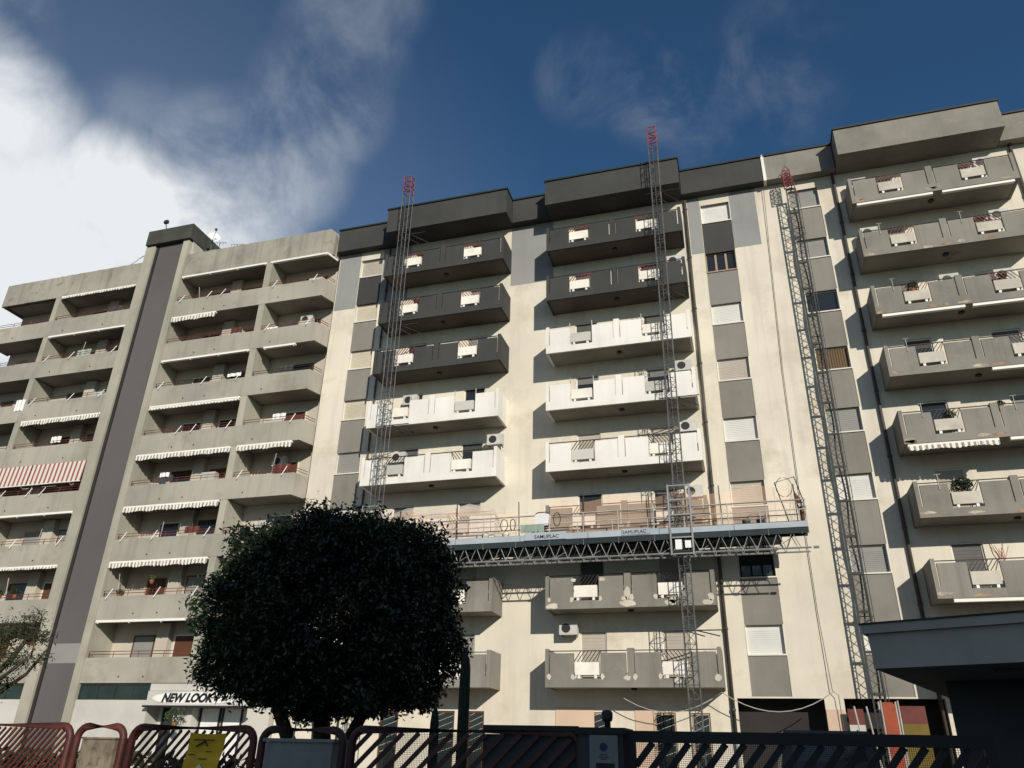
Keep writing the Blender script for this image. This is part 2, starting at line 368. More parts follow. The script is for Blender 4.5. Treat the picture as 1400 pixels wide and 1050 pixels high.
# balconies
def balcony(x0,zb,style,k,si):
    pm={'dark':'dark_paint','white':'white_primer','old':'greige'}[style]
    x1=x0+BL; t=.10
    f=MB()
    os_=[(x0+1.22,x0+2.34,zb+.34,zb+1.4),(x0+4.78,x0+5.90,zb+.34,zb+1.4)]
    for sx in (.155,3.375,3.70,6.92): os_.append((x0+sx,x0+sx+.045,zb+.44,zb+1.4))
    zt=zb+1.32
    xs=sorted({x0+.0,x1,*[c for o in os_ for c in o[:2]]})
    for a,b in zip(xs,xs[1:]):
        o=[q for q in os_ if q[0]<(a+b)/2<q[1]]
        top=o[0][2] if o else zt
        if not o and (b<=x0+.16 or a>=x1-.16 or (a>=x0+3.41 and b<=x0+3.71)): top=zb+1.5
        f.box(a,b,YB,YB+t,zb,top)
    # side walls and the partition post between the two flats
    f.box(x0,x0+.11,YB+t,YW-.002,zb,zb+1.5).box(x1-.11,x1,YB+t,YW-.002,zb,zb+1.5).box(x0+3.43,x0+3.69,YB+t,YB+.34,zb+.18,zb+1.5)
    b=f.build('balcony',pm,B)
    bx(x0+.112,x1-.112,YB+t,YW-.002,zb+.03,zb+.19).build('slab','soffit_dark' if style=='dark' else 'soffit',b)
    MB().lathe((x0+3.55,YB+.75,zb-.05),[(.11,0),(.14,.03),(.12,.078)],10).build('ceiling_lamp','fan_dark',b)
    noslat=(style=='white' and k in (5,4) and si==1) or (style=='white' and k==4)
    # rail
    rl=MB(); rc='rail_dark' if style!='old' else 'rail_dark'
    if not noslat:
        for a,c in ((x0+.155,x0+3.42),(x0+3.70,x1-.155)): rl.box(a,c,YB+.035,YB+.075,zb+1.395,zb+1.43)
        rl.build('handrail',rc,b)
    else:
        for q in (x0+1.22,x0+2.34,x0+4.78,x0+5.9): bx(q-.02,q+.02,YB+.03,YB+.07,zb+1.325,zb+1.62).build('rail_post','rail_pale',b)
    for n,(a,c) in enumerate(((x0+1.22,x0+2.34),(x0+4.78,x0+5.90))):
        # planter box hung in the opening
        p=MB().box(a+.05,c-.08,YB-.03,YB+.27,zb+.47,zb+.96)
        pb=p.build('planter_box','box_old' if si==2 else ('box_white' if not (style=='white' and (n+k)%2) else 'stack_render'),b)
        bx(a+.16,a+.26,YB-.01,YB+.09,zb+.342,zb+.468).build('bracket','white_metal',b); bx(c-.28,c-.18,YB-.01,YB+.09,zb+.342,zb+.468).build('bracket','white_metal',b)
        if not noslat:
            sl=MB(); n_=7; h0,h1=zb+.99,zb+1.392; sp=(c-a)/n_
            for i in range(n_):
                xa=a+i*sp-.02
                p0=Vector((max(xa,a),YB+.05,h0)); p1=Vector((min(xa+.30,c),YB+.05,h1))
                if n==1: p0=Vector((min(c-i*sp,c),YB+.05,h0)); p1=Vector((max(c-i*sp-.30,a),YB+.05,h1))
                sl.bar(p0,p1,.03,.025)
            sl.build('slats','rail_red' if (style=='dark' or (si==2 and k>4)) else 'rail_dark',b)
    if si==2:
        rq=random.Random(k*31+5)
        for _ in range(5):
            cx=x0+rq.choice([.25,.35,3.5,6.6,rq.uniform(.3,6.8)]); cz=zb+rq.uniform(.05,.2); n_=10
            pts=[(min(max(cx+math.cos(2*math.pi*i/n_)*rq.uniform(.10,.38),x0+.01),x1-.01),max(zb+.01,cz+math.sin(2*math.pi*i/n_)*rq.uniform(.03,.11))) for i in range(n_)]
            MB().hexa([(u,YB-.005,v) for u,v in pts],[(u,YB-.001,v) for u,v in pts]).build('spalled_patch',rq.choice(['spall','repair_old']),b)
        for q in (.9,4.3):
            if rq.random()<.6: MB().tube([(x0+q,YB-.02,zb+1.1),(x0+q+.02,YB+.02,zb+1.75)],.018,5).tube([(x0+q-.1,YB,zb+1.73),(x0+q+.14,YB,zb+1.73)],.015,5).build('line_bracket','rail_pale',b)
    if style=='old' and si==1:
        rp=MB()
        spots=[(x0+.17,.40,.10,.13),(x0+1.16,.40,.09,.12),(x0+2.40,.40,.09,.12),(x0+3.40,.36,.16,.10),(x0+3.72,.40,.10,.13),(x0+6.95,.36,.14,.16),(x0+4.72,.42,.10,.12),(x0+5.4,.25,.16,.13)]
        if k==1: spots+=[(x0+.28,.14,.28,.13),(x0+3.55,.18,.34,.16),(x0+5.3,.16,.30,.15),(x0+6.8,.12,.25,.12),(x0+1.25,1.2,.14,.08),(x0+2.5,1.2,.14,.08),(x0+3.55,.6,.12,.3)]
        for cx,cz,rx,rz in spots:
            n_=11; pts=[]
            for i in range(n_):
                t_=2*math.pi*i/n_; q=random.uniform(.65,1.15)
                pts.append((min(max(cx+math.cos(t_)*rx*q,x0+.01),x1-.01),zb+max(.02,cz+math.sin(t_)*rz*q)))
            MB().hexa([(u,YB-.006,v) for u,v in pts],[(u,YB-.001,v) for u,v in pts]).build('plaster_repair','repair',b)
    return b
styles={0:['old','old','white','white','white','dark','dark','dark'],1:['old','old','old','white','white','white','dark','dark'],2:['old']*8}
for si,x0 in enumerate(stacks):
    for k in range(8):
        balcony(x0,ZB[k],styles[si][k],k,si)
        for d in DO:
            z0,z1=ZB[k]+.19,ZB[k]+2.44; a,b=x0+d[0],x0+d[1]
            fr=MB().box(a,a+.06,YW+.06,YW+.14,z0,z1).box(b-.06,b,YW+.06,YW+.14,z0,z1).box(a+.06,b-.06,YW+.06,YW+.14,z1-.06,z1).build('balcony_door','frame_white',B)
            open_=random.choice([0,.25,.5,.8,.9]) if k>1 else 0
            zs=z0+(z1-z0)*open_
            sh=MB(); n=16
            hh=(z1-.06-zs)/n
            for i in range(n): sh.box(a+.06,b-.06,YW+.09,YW+.10,zs+i*hh+.01,zs+(i+1)*hh)
            sh.box(a+.06,b-.06,YW+.101,YW+.11,zs,z1-.06)
            sh.build('shutter',random.choice(['shutter_grey','shutter_dark','shutter_dark','shutter_beige','shutter_grey']),fr)
            if open_: bx(a+.06,b-.06,YW+.115,YW+.125,z0,z1-.06).build('pane','dark_glass',fr)
# awning boxes under stack three
def awnbox(x0,x1,z,y=YB+.03,m='awning_white',parent=None,h=.13):
    return MB().box(x0,x1,y,y+.16,z-h,z-.003).build('awning',m,parent or B)
for a,b,k in ((7.05,10.35,7),(10.75,13.75,7),(7.1,10.4,5),(10.7,13.85,5),(10.75,13.85,4),(10.7,13.9,3),(7.4,13.9,1)): awnbox(a,b,ZB[k])
def valance(x0,x1,z,y,m,parent,drop=.26,n=None):
    mb=MB(); n=n or int((x1-x0)/.19); st=(x1-x0)/n
    for i in range(n):
        a=x0+i*st; yy=y+.02*math.sin(i*1.7)
        d=drop*(1+.10*math.sin(i*.9))
        mb.hexa([(a,yy,z-d*.8),(a+st*.5,yy-.01,z-d),(a+st,yy,z-d*.8),(a+st,yy+.012,z-d*.8),(a+st*.5,yy+.002,z-d),(a,yy+.012,z-d*.8)],
                [(a,yy,z),(a+st*.5,yy,z),(a+st,yy,z),(a+st,yy+.012,z),(a+st*.5,yy+.012,z),(a,yy+.012,z)])
    return mb
aw=awnbox(6.98,10.3,ZB[3]); valance(7.0,10.3,ZB[3]-.1,YB+.01,'awning_stripe',B,.2).build('valance','awning_stripe',aw)
# rain pipes
def pipe(x,z0,z1,y=YW-.10,r=.075):
    p=MB().tube([(x,y,z1),(x,y,z0)],r,8)
    for i in range(int((z1-z0)/3.1)+1): p.tube([(x,y,z0+.8+i*3.1),(x,y,z0+.9+i*3.1)],r*1.3,8)
    return p.build('downpipe','pipe',B,True)
pipe(-.98,2.55,28.8); pipe(6.5,.2,28.8); pipe(14.6,.2,28.8); pipe(-18.35,.2,28.8,r=.05)
MB().tube([(-.98,YW-.1,2.55),(-.95,YW-.12,2.3),(-.9,YW-.1,.2)],.085,8).build('downpipe','stack_render',B,True)
# ground floor of the cream building
for s in stacks[:2]:
    for d in ((4.2,5.06),(1.5,2.4),(5.68,6.42)):
        a,b=s+d[0],s+d[1]
        fr=MB().box(a,a+.07,YW+.05,YW+.12,.2,3.28).box(b-.07,b,YW+.05,YW+.12,.2,3.28).box(a+.07,b-.07,YW+.05,YW+.12,3.2,3.28).build('shop_window','shutter_brown' if s<-10 else 'frame_wood',B)
        bx(a+.07,b-.07,YW+.09,YW+.10,.2,3.2).build('pane','dark_glass',fr)
        gr=MB()
        for i in range(7): gr.bar((a+.08,YW+.06,1.6+i*.25),(b-.08,YW+.06,1.85+i*.25),.018,.015)
        gr.build('grille','rail_pale',fr)
bx(-8.25,-6.6,YW-.03,YW-.005,0,3.45).build('pink_band','pink_band',B); bx(-4.9,-4.15,YW-.03,YW-.005,0,3.45).build('pink_band','pink_band',B)
bx(2.47,3.16,YW-.03,YW-.004,.1,3.45).build('pink_band','pink_band',B)
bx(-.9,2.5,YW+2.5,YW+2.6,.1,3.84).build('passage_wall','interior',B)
p=bx(-.1,2.0,YW+2.44,YW+2.49,1.9,2.95).build('passage_window','frame_wood',B)
bx(.0,1.9,YW+2.42,YW+2.435,2.0,2.85).build('pane','green_glass',p)

# ============================================================ OLD CONCRETE BUILDING (left)
YA=33.2; YL=34.78
A=thing('apartment_building','weathered beige concrete apartment block with continuous loggias and grey stair tower','building',(-34,YL,0))
ZA=[25.65-3.04*j for j in range(8)]
bx(-47.1,-21.77,YL,46,0,30.2).build('wall','loggia_wall',A)
bx(-47.0,-21.9,YA+.3,YL-.01,28.72,30.2).build('roof','soffit',A)
# top parapets
for x0,x1 in ((-47.35,-35.98),(-32.58,-22.08)):
    p=MB().box(x0,x1,YA,YA+.14,28.70,30.42)
    if x1>-23: p.hexa([(-22.08,YA,28.70),(-21.78,YW-.01,28.70),(-21.95,YW-.01,28.70),(-22.25,YA+.141,28.70)],[(-22.08,YA,30.42),(-21.78,YW-.01,30.42),(-21.95,YW-.01,30.42),(-22.25,YA+.141,30.42)])
    else: p.box(x0,x0+.14,YA+.141,45,28.70,30.42)
    q=p.build('parapet','concrete_roof',A)
    c=MB()
    x=x0+.5
    while x<x1-.6:
        l=random.uniform(.1,.5); c.box(x,x+l,YA+.01,YA+.1,30.421,30.42+random.uniform(.01,.04)); x+=l+random.uniform(.3,1.5)
    c.build('coping','concrete',q)
# floors: fascia + slab, one per wing and level
def fascia(x0,x1,zb,right):
    p=MB().box(x0,x1,YA,YA+.12,zb,zb+1.20)
    if right:
        p.hexa([(x1,YA,zb),(-21.78,YW-.01,zb),(-21.93,YW-.01,zb),(x1-.15,YA+.121,zb)],[(x1,YA,zb+1.2),(-21.78,YW-.01,zb+1.2),(-21.93,YW-.01,zb+1.2),(x1-.15,YA+.121,zb+1.2)])
    else: p.box(x0,x0+.12,YA+.121,YL-.01,zb,zb+1.2)
    b=p.build('balcony','concrete',A)
    s=MB()
    if right: s.hexa([(x0,YA+.122,zb+.04),(x1-.16,YA+.122,zb+.04),(-21.94,YW-.02,zb+.04),(-21.94,YL-.01,zb+.04),(x0,YL-.01,zb+.04)],[(x0,YA+.122,zb+.22),(x1-.16,YA+.122,zb+.22),(-21.94,YW-.02,zb+.22),(-21.94,YL-.01,zb+.22),(x0,YL-.01,zb+.22)])
    else: s.box(x0+.121,x1,YA+.122,YL-.01,zb+.04,zb+.22)
    s.build('slab','soffit',b)
    dr=MB()
    for t_ in ((.22,.36,.72) if right else (.18,.55,.83)):
        xx=x0+(x1-x0)*t_; dr.tube([(xx,YA-.05,zb+.30),(xx,YA+.01,zb+.31)],.03,7)
    dr.build('drain_spout','fan_dark',b)
    return b
def railing(x0,x1,z,parent,m,corner=False):
    r=MB()
    pts=[(x0,YA+.06,z+.30),(x1,YA+.06,z+.30)]; pts2=[(x0,YA+.06,z+.16),(x1,YA+.06,z+.16)]
    if corner:
        pts.append((-21.85,YW-.05,z+.30)); pts2.append((-21.85,YW-.05,z+.16))
    for q in (pts,pts2):
        for a,b in zip(q,q[1:]): r.tube([a,b],.018,5)
    n=max(2,int((x1-x0)/1.25))
    for i in range(n+1):
        x=x0+.04+(x1-x0-.08)*i/n; r.tube([(x,YA+.06,z),(x,YA+.06,z+.30)],.016,5)
    return r.build('railing',m,parent)
fl_name=['sixth','fifth','fourth']
BAY=[(-47.2,-42.62,'leftmost'),(-42.18,-35.98,'left'),(-32.55,-26.33,'middle'),(-25.88,-22.05,'corner')]
for j,zb in enumerate(ZA):
    bl=fascia(-47.35,-35.98,zb,False); br=fascia(-32.58,-22.08,zb,True)
    m='rail_red' if j>2 else random.choice(['rail_red','rail_dark'])
    for bi,(x0,x1,_) in enumerate(BAY):
        railing(x0+.03,x1-.03,zb+1.2,bl if bi<2 else br,m,corner=(bi==3))
# partitions
for j in range(8):
    zb=ZA[j]; zt=28.71 if j==0 else ZA[j-1]+.0
    for x0,x1 in ((-42.60,-42.20),(-26.31,-25.90)):
        q=MB().box(x0,x1,YA+.015,YL-.01,zb+1.201,zt-.001 if j==0 else zt-.002)
        q.build('partition_wall','fin',A)
# fins and stair tower
MB().box(-36.0,-35.28,YA-.06,YL,0,31.55).hexa([(-36.0,YA-.06,31.551),(-35.28,YA-.06,31.551),(-35.28,YL,31.551),(-36.0,YL,31.551)],[(-35.75,YA+.1,32.0),(-35.5,YA+.1,32.0),(-35.5,YL,32.0),(-35.75,YL,32.0)]).build('fin_wall','fin',A)
MB().box(-33.06,-32.58,YA-.06,YL,0,31.5).hexa([(-33.06,YA-.06,31.501),(-32.58,YA-.06,31.501),(-32.58,YL,31.501),(-33.06,YL,31.501)],[(-33.0,YA-.0,31.9),(-32.8,YA-.0,31.9),(-32.8,YL,31.9),(-33.0,YL,31.9)]).build('fin_wall','fin',A)
tw=bx(-35.05,-33.12,YA+.10,YL,0,31.6).build('stair_tower','tower_grey',A)
bx(-35.275,-35.10,YA+.06,YL,0,31.5).build('joint','interior',A); bx(-33.115,-33.07,YA+.05,YL,0,31.4).build('joint','interior',A)
bx(-35.04,-33.13,YA+.092,YA+.098,5.33,6.3).build('paint_patch','shutter_grey',tw)
MB().box(-35.98,-32.44,32.98,37.2,31.62,32.75).build('tower_cap','tower_cap',A)
bx(-35.9,-32.2,34.4,38,30.2,31.6).build('stair_head','tower_cap',A)
MB().hexa([(-32.56,YA+.2,30.3),(-32.2,YA+.2,30.3),(-32.2,34.9,30.3),(-32.56,34.9,30.3)],[(-32.56,YA+.2,31.6),(-32.5,YA+.2,31.6),(-32.5,34.9,31.6),(-32.56,34.9,31.6)]).build('stair_head_wing','fin',A)
def cloth(x0,x1,z,drop,y,m,label,name='towel'):
    mb=MB(); n=8
    for i in range(n):
        a=x0+(x1-x0)*i/n; b=x0+(x1-x0)*(i+1)/n; ya=y+.03*math.sin(i*1.9); yb=y+.03*math.sin((i+1)*1.9)
        mb.hexa([(a,ya,z-drop*(1+.06*math.sin(i))),(b,yb,z-drop*(1+.06*math.sin(i+1))),(b,yb+.01,z-drop),(a,ya+.01,z-drop)],[(a,ya,z),(b,yb,z),(b,yb+.01,z),(a,ya+.01,z)])
    tag(mb.build(name,m),label,'laundry','laundry hung over the railings')
# loggia back walls: doors, windows, projecting box rooms
for j in range(8):
    z0=ZA[j]+.22
    for bi,(x0,x1,nm) in enumerate(BAY):
        if bi==0: its=[(.9,.95,'d'),(2.6,1.3,'w')]
        elif bi in (1,2): its=[(1.3,1.35,'d'),(3.85,2.0,'w')]
        else: its=[(1.5,1.5,'d')]
        for o,wd,t_ in its:
            a=x0+o; b=a+wd; zz0=z0 if t_=='d' or j%2 else z0+.95; zz1=z0+2.25
            fr=MB().box(a,a+.07,YL-.05,YL+.02,zz0,zz1).box(b-.07,b,YL-.05,YL+.02,zz0,zz1).box(a+.07,b-.07,YL-.05,YL+.02,zz1-.07,zz1)
            if t_=='w': fr.box(a+.07,b-.07,YL-.05,YL+.02,zz0,zz0+.06)
            cw=random.choice(['shutter_brown','shutter_brown','frame_wood','frame_white'])
            fo=fr.build('balcony_door' if t_=='d' else 'window',cw,A)
            if random.random()<.5: bx(a+.07,b-.07,YL-.03,YL-.02,zz0+(.06 if t_=='w' else 0),zz1-.07).build('shutter',random.choice(['shutter_brown','shutter_brown','shutter_grey','shutter_wood']),fo)
            else: bx(a+.07,b-.07,YL-.02,YL-.012,zz0+(.06 if t_=='w' else 0),zz1-.07).build('pane','dark_glass',fo)
        if bi in (1,2):
            bx(x0+2.95,x0+3.7,YL-.35,YL-.01,z0,z0+2.80).build('wall_pier','loggia_wall',A)
rs=random.Random(21)
for j in range(8):
    for bi in (1,2,3):
        x0,x1,nm=BAY[bi]; z0=ZA[j]+.225
        lv=['top','second highest','third highest','fourth highest','fourth lowest','third lowest','second lowest','lowest'][j]; wh={1:'left wing',2:'middle',3:'corner'}[bi]
        r=rs.random()
        xx=rs.uniform(x0+.6,x1-1.2)
        if r<.4:
            t=thing('storage_cabinet',f'pale storage cabinet on the {lv} {wh} loggia of the concrete block','cabinet',(xx,YL-.6,z0),'cabinets kept on the loggias')
            bx(xx,xx+.9,YL-.75,YL-.38,z0,z0+1.75).build('body',rs.choice(['ac_white','stack_render','shutter_grey']),t)
            bx(xx+.445,xx+.455,YL-.756,YL-.751,z0+.1,z0+1.7).build('door_gap','interior',t)
        elif r<.8:
            t=thing('broom',f'upright pole leaning in the {lv} {wh} loggia of the concrete block','pole',(xx,YA+.5,z0))
            MB().tube([(xx,YA+.5,z0),(xx+rs.uniform(-.4,.4),YA+.35,z0+rs.uniform(1.9,2.3))],.02,5).build('stick','rail_pale',t)
            MB().box(xx-.15,xx+.15,YA+.46,YA+.54,z0,z0+.12).build('brush','fan_dark',t)
        if rs.random()<.45:
            xw=rs.uniform(x0+.8,x1-1.6)
            cloth(xw,xw+rs.uniform(.5,1.1),z0+rs.uniform(1.55,1.7),rs.uniform(.3,.5),YA+.35,rs.choice(['cloth_white','cloth_dark','rag_green','dull_red']),f'washing drying behind the rail of the {lv} {wh} loggia of the concrete block','cloth')
# awnings of the old building
def box_awning(x0,x1,z,lab=None):
    o=MB().box(x0,x1,YA+.0-.03,YA+.13,z-.12,z-.004)
    n=max(1,int((x1-x0)/2)); 
    for i in range(n+1):
        xx=x0+.1+(x1-x0-.2)*i/n; o.box(xx-.03,xx+.03,YA+.0,YA+.1,z-.17,z-.121)
    return o.build('awning','awning_white',A)
def stripe_awning(x0,x1,z,drop=.27,m='awning_stripe',split=True):
    b=MB().box(x0,x1,YA-.03,YA+.12,z-.11,z-.004).build('awning','awning_white',A)
    mid=(x0+x1)/2
    for a,c in (((x0,mid-.02),(mid+.02,x1)) if split and x1-x0>4 else ((x0,x1),)):
        valance(a,c,z-.09,YA-.045,m,A,drop).build('valance',m,b)
    return b
for (a,b,j) in ((-32.5,-26.3,-1),(-26.0,-22.1,-1),(-32.5,-26.35,1),(-25.4,-23.3,1),(-32.5,-26.35,2),(-32.5,-26.4,6),(-42.15,-36.0,0),(-42.15,-36.0,4),):
    box_awning(a,b,28.70 if j<0 else ZA[j])
q=MB().hexa([(-22.06,YA+.02,28.57),(-21.84,YW-.1,28.57),(-21.9,YW-.1,28.57),(-22.14,YA+.02,28.57)],[(-22.06,YA+.02,28.695),(-21.84,YW-.1,28.695),(-21.9,YW-.1,28.695),(-22.14,YA+.02,28.695)]).build('awning','awning_white',A)
stripe_awning(-32.5,-29.3,ZA[0],.30,split=False); stripe_awning(-32.5,-26.4,ZA[2]-.1,.08)
for a,b,j in ((-32.55,-26.33,3),(-25.9,-22.5,3),(-32.55,-26.4,4),(-32.55,-26.4,5),(-42.1,-36.05,2)): stripe_awning(a,b,ZA[j])
stripe_awning(-42.1,-36.1,28.72,.12); stripe_awning(-40.9,-36.05,ZA[5],.12); 
# one striped awning let down in two widths
for x0,x1 in ((-45.6,-41.62),(-41.55,-37.75),):
    pass
for x0,x1 in ((-43.6,-40.02),(-39.96,-36.05)):
    a=MB(); n=14
    for i in range(n):
        u0,u1=i/n,(i+1)/n
        xa,xb=x0+(x1-x0)*u0,x0+(x1-x0)*u1
        a.hexa([(xa,YA-.13,ZA[3]-1.28),(xb,YA-.13,ZA[3]-1.28),(xb,YA-.12,ZA[3]-1.28),(xa,YA-.12,ZA[3]-1.28)],[(xa,YA-.04,ZA[3]-.02),(xb,YA-.04,ZA[3]-.02),(xb,YA-.03,ZA[3]-.02),(xa,YA-.03,ZA[3]-.02)])
    o=a.build('awning','awning_red',A); tag(o,'striped red and white awning let down in front of the loggia')
    MB().tube([(x0,YA-.125,ZA[3]-1.30),(x1,YA-.125,ZA[3]-1.30)],.03,6).build('bottom_bar','awning_white',o)
# ground floor of the old building
bx(-47.3,-36.0,YA+.05,YL-.01,0,3.6).build('shop_wall','stack_render',A)
bx(-32.57,-28.22,YA+.05,YL-.01,0,3.6).build('shop_wall','stack_render',A)
bx(-28.2,-22.0,YA+.9,YL-.01,0,4.3).build('shop_wall','stack_render',A)
def band(x0,x1,n):
    f=MB().box(x0,x1,YA+.08,YA+.16,3.60,3.65).box(x0,x1,YA+.08,YA+.16,4.27,4.33)
    for i in range(n+1): xx=x0+(x1-x0)*i/n; f.box(xx-.03,xx+.03,YA+.08,YA+.16,3.651,4.269)
    o=f.build('band_window','galv_dark',A); bx(x0,x1,YA+.12,YA+.13,3.65,4.27).build('pane','green_glass',o)
band(-32.5,-28.28,4); band(-42,-36.05,5)
bx(-28.25,-22.1,YA+.02,YA+.9,4.02,4.34).build('shop_lintel','stack_render',A)
for a,b in ((-27.9,-26.9),(-25.75,-24.6),(-24.5,-23.4)):
    fr=MB().box(a,a+.08,YA+.8,YA+.88,.2,3.4).box(b-.08,b,YA+.8,YA+.88,.2,3.4).box(a+.08,b-.08,YA+.8,YA+.88,3.3,3.4).build('shop_window','gate_black',A)
    bx(a+.08,b-.08,YA+.86,YA+.87,.2,3.3).build('pane','dark_glass' if a<-27 else 'cloth_white',fr)
bx(-26.85,-25.8,YA+.3,YA+.9,0,3.35).build('shop_pier','stack_render',A)

# ------------------------------------------------------------ shop sign
sg=thing('shop_sign','white lozenge shop sign reading NEW LOOK in black italics','sign',(-25.6,YA-.05,3.4))
bx(-28.2,-22.6,YA-.12,YA+.0,3.36,4.0).build('board','stack_render',sg)
bx(-28.25,-22.5,YA-.3,YA+.0,3.27,3.355).build('ledge','gate_black',sg)
n=24; pts=[]
for i in range(n):
    t_=2*math.pi*i/n; cx=math.cos(t_); sx=math.sin(t_)
    pts.append((-25.45+2.45*math.copysign(abs(cx)**.8,cx),3.69+.25*math.copysign(abs(sx)**.9,sx)))
MB().hexa([(u,YA-.128,v) for u,v in pts],[(u,YA-.121,v) for u,v in pts]).build('lozenge','white_metal',sg)
def text(s,x,y,z,size,name,m,parent,shear=0,ext=.004,align='LEFT',rotz=0,bold=0):
    c=bpy.data.curves.new(name,'FONT'); c.body=s; c.size=size; c.shear=shear; c.extrude=ext; c.align_x=align; c.offset=bold
    o=bpy.data.objects.new(name,c); COL.objects.link(o); o.rotation_euler=(R(90),0,rotz)
    bpy.context.view_layer.update()
    me=bpy.data.meshes.new_from_object(o.evaluated_get(bpy.context.evaluated_depsgraph_get())); bpy.data.objects.remove(o); bpy.data.curves.remove(c)
    o=bpy.data.objects.new(name,me); COL.objects.link(o); me.materials.append(MATS[m]); o.rotation_euler=(R(90),0,rotz)
    off=Vector((x,y,z)); p=parent
    while p is not None: off-=p.location; p=p.parent
    o.location=off; o.parent=parent; return o
text('NEW LOOK',-27.35,YA-.134,3.52,.52,'lettering','black_text',sg,shear=.35,bold=.028)

# ------------------------------------------------------------ air conditioners
def ac(loc,label,rot=0):
    t=thing('air_conditioner',label,'air conditioner',loc,'air conditioners on the facades'); t.rotation_euler=(0,0,0)
    x,y,z=loc
    MB().box(x-.4,x+.4,y-.15,y+.15,z,z+.55).build('casing','ac_white',t)
    f=MB().tube([(x-.1,y-.155,z+.275),(x-.1,y-.151,z+.275)],.2,16); f.build('fan_grille','fan_dark',t)
    MB().bar((x-.3,y,z-.02),(x-.3,y+.35,z-.02),.04,.03,(0,0,1)).bar((x+.3,y,z-.02),(x+.3,y+.35,z-.02),.04,.03,(0,0,1)).build('bracket','galv',t)
    return t
acs=[(-11.15,33.6,ZB[3]+1.95,'white air conditioner above the right end of the lower white balcony, left stack'),
(-1.75,33.7,ZB[6]+1.75,'air conditioner above the right end of the lower dark balcony beside the tall mast'),
(-7.55,33.75,ZB[0]+2.2,'grey air conditioner hanging over the lowest balcony of the middle stack'),
(-1.75,33.7,ZB[4]+1.85,'air conditioner at the right end of the middle white balcony near the drainpipe'),
(-1.8,33.7,ZB[3]+1.8,'air conditioner at the right end of the lowest white balcony near the drainpipe'),
(-1.8,33.7,ZB[2]+1.75,'air conditioner just below the lowest white balcony of the middle stack'),
(7.5,33.75,ZB[7]+1.7,'air conditioner at the left end of the highest balcony on the right stack'),
(13.1,33.75,ZB[7]+1.75,'air conditioner at the right end of the highest balcony on the right stack'),
(7.55,33.75,ZB[6]+1.75,'air conditioner at the left end of the second highest balcony on the right stack'),
(13.1,33.75,ZB[6]+1.7,'air conditioner at the right end of the second highest balcony on the right stack'),
(10.4,33.8,ZB[5]+1.7,'air conditioner above the middle of the third balcony from the top, right stack'),
(12.6,33.8,ZB[5]+1.6,'right air conditioner on the third balcony from the top, right stack'),
(-16.0,33.75,ZB[4]+1.6,'air conditioner behind the left mast above the upper white balcony'),
(-16.4,33.75,ZB[3]+1.5,'air conditioner behind the left mast above the lower white balcony'),
(-23.9,34.45,ZA[4]+2.1,'air conditioner in the corner loggia just above the dark tree'),
(-23.6,34.45,ZA[1]+2.0,'air conditioner in the corner loggia of the concrete block, high up'),
(-40.9,34.45,ZA[4]+1.4,'air conditioner low in the left wing of the concrete block')]
for x,y,z,l in acs: ac((x,y,z),l)

# ------------------------------------------------------------ lattice masts
def lattice(mb,x0,x1,y0,y1,z0,z1,step,r=.022,rb=.012,xb=False):
    for x in (x0,x1):
        for y in (y0,y1): mb.tube([(x,y,z0),(x,y,z1)],r,6)
    n=int(round((z1-z0)/step)); h=(z1-z0)/n
    for i in range(n+1):
        z=z0+i*h
        for a,b in (((x0,y0),(x1,y0)),((x1,y0),(x1,y1)),((x1,y1),(x0,y1)),((x0,y1),(x0,y0))):
            mb.bar((*a,z),(*b,z),rb*2,rb*2,(0,0,1))
            if i<n and (a[1]==b[1] or xb):
                if i%2: a,b=b,a
                mb.bar((*a,z),(*b,z+h),rb*1.8,rb*1.8,(0,.3,1) if a[1]==b[1] else (.3,0,1))
                if xb: mb.bar((*b,z),(*a,z+h),rb*1.8,rb*1.8,(0,.3,1) if a[1]==b[1] else (.3,0,1))
def mast(x,y,top,label,redfrom):
    t=thing('lattice_mast',label,'mast',(x,y,.14),'galvanised masts of the work platform')
    w=.225
    m=MB(); lattice(m,x-w,x+w,y-w,y+w,.15,redfrom,.5,r=.019,rb=.010)
    m.box(x-.012,x+.012,y-w-.03,y-w-.01,.15,redfrom)
    m.build('mast_column','galv',t)
    m=MB(); lattice(m,x-w,x+w,y-w,y+w,redfrom+.002,top,.34,r=.026,rb=.016); m.build('mast_head','mast_red',t)
    for z in (28.2,22.2,16.4,10.9,6.2):
        ti=MB().tube([(x+w,y+w,z),(x+1.1,YW if False else y+1.2,z-.1)],.025,6).tube([(x-w,y+w,z),(x+.5,y+1.2,z-.1)],.025,6)
        ti.tube([(x-.6,y+w+.02,z),(x+1.2,y+w+.02,z)],.025,6).build('wall_tie','galv_dark',t)
    bx(x-.6,x+.6,y-.6,y+.6,.14,.30).build('base_frame','galv_dark',t)
    return t
mast(-16.50,32.0,32.1,'left tall lattice mast with red top in front of the left balcony stack',31.0)
mast(-2.30,32.0,32.3,'middle lattice mast with red top, tallest against the sky',31.2)
t=thing('lattice_mast','dark lattice hoist mast casting its shadow on the bare cream wall','mast',(4.3,33.4,.14))
m=MB()
X0,X1,Y0,Y1=4.12,4.56,33.46,33.62
for x in (X0,X1): m.box(x-.03,x+.03,Y0-.025,Y0+.025,.15,28.0)
for x in (X0+.02,X1-.02): m.tube([(x,Y1,.15),(x,Y1,28)],.018,5)
for i in range(73):
    z=.3+i*.38
    m.bar((X0,Y0,z),(X1,Y0,z+.38),.022,.02).bar((X1,Y0,z),(X0,Y0,z+.38),.022,.02).bar((X0,Y0,z),(X0+.02,Y1,z),.02,.02,(0,0,1)).bar((X1,Y0,z),(X1-.02,Y1,z),.02,.02,(0,0,1))
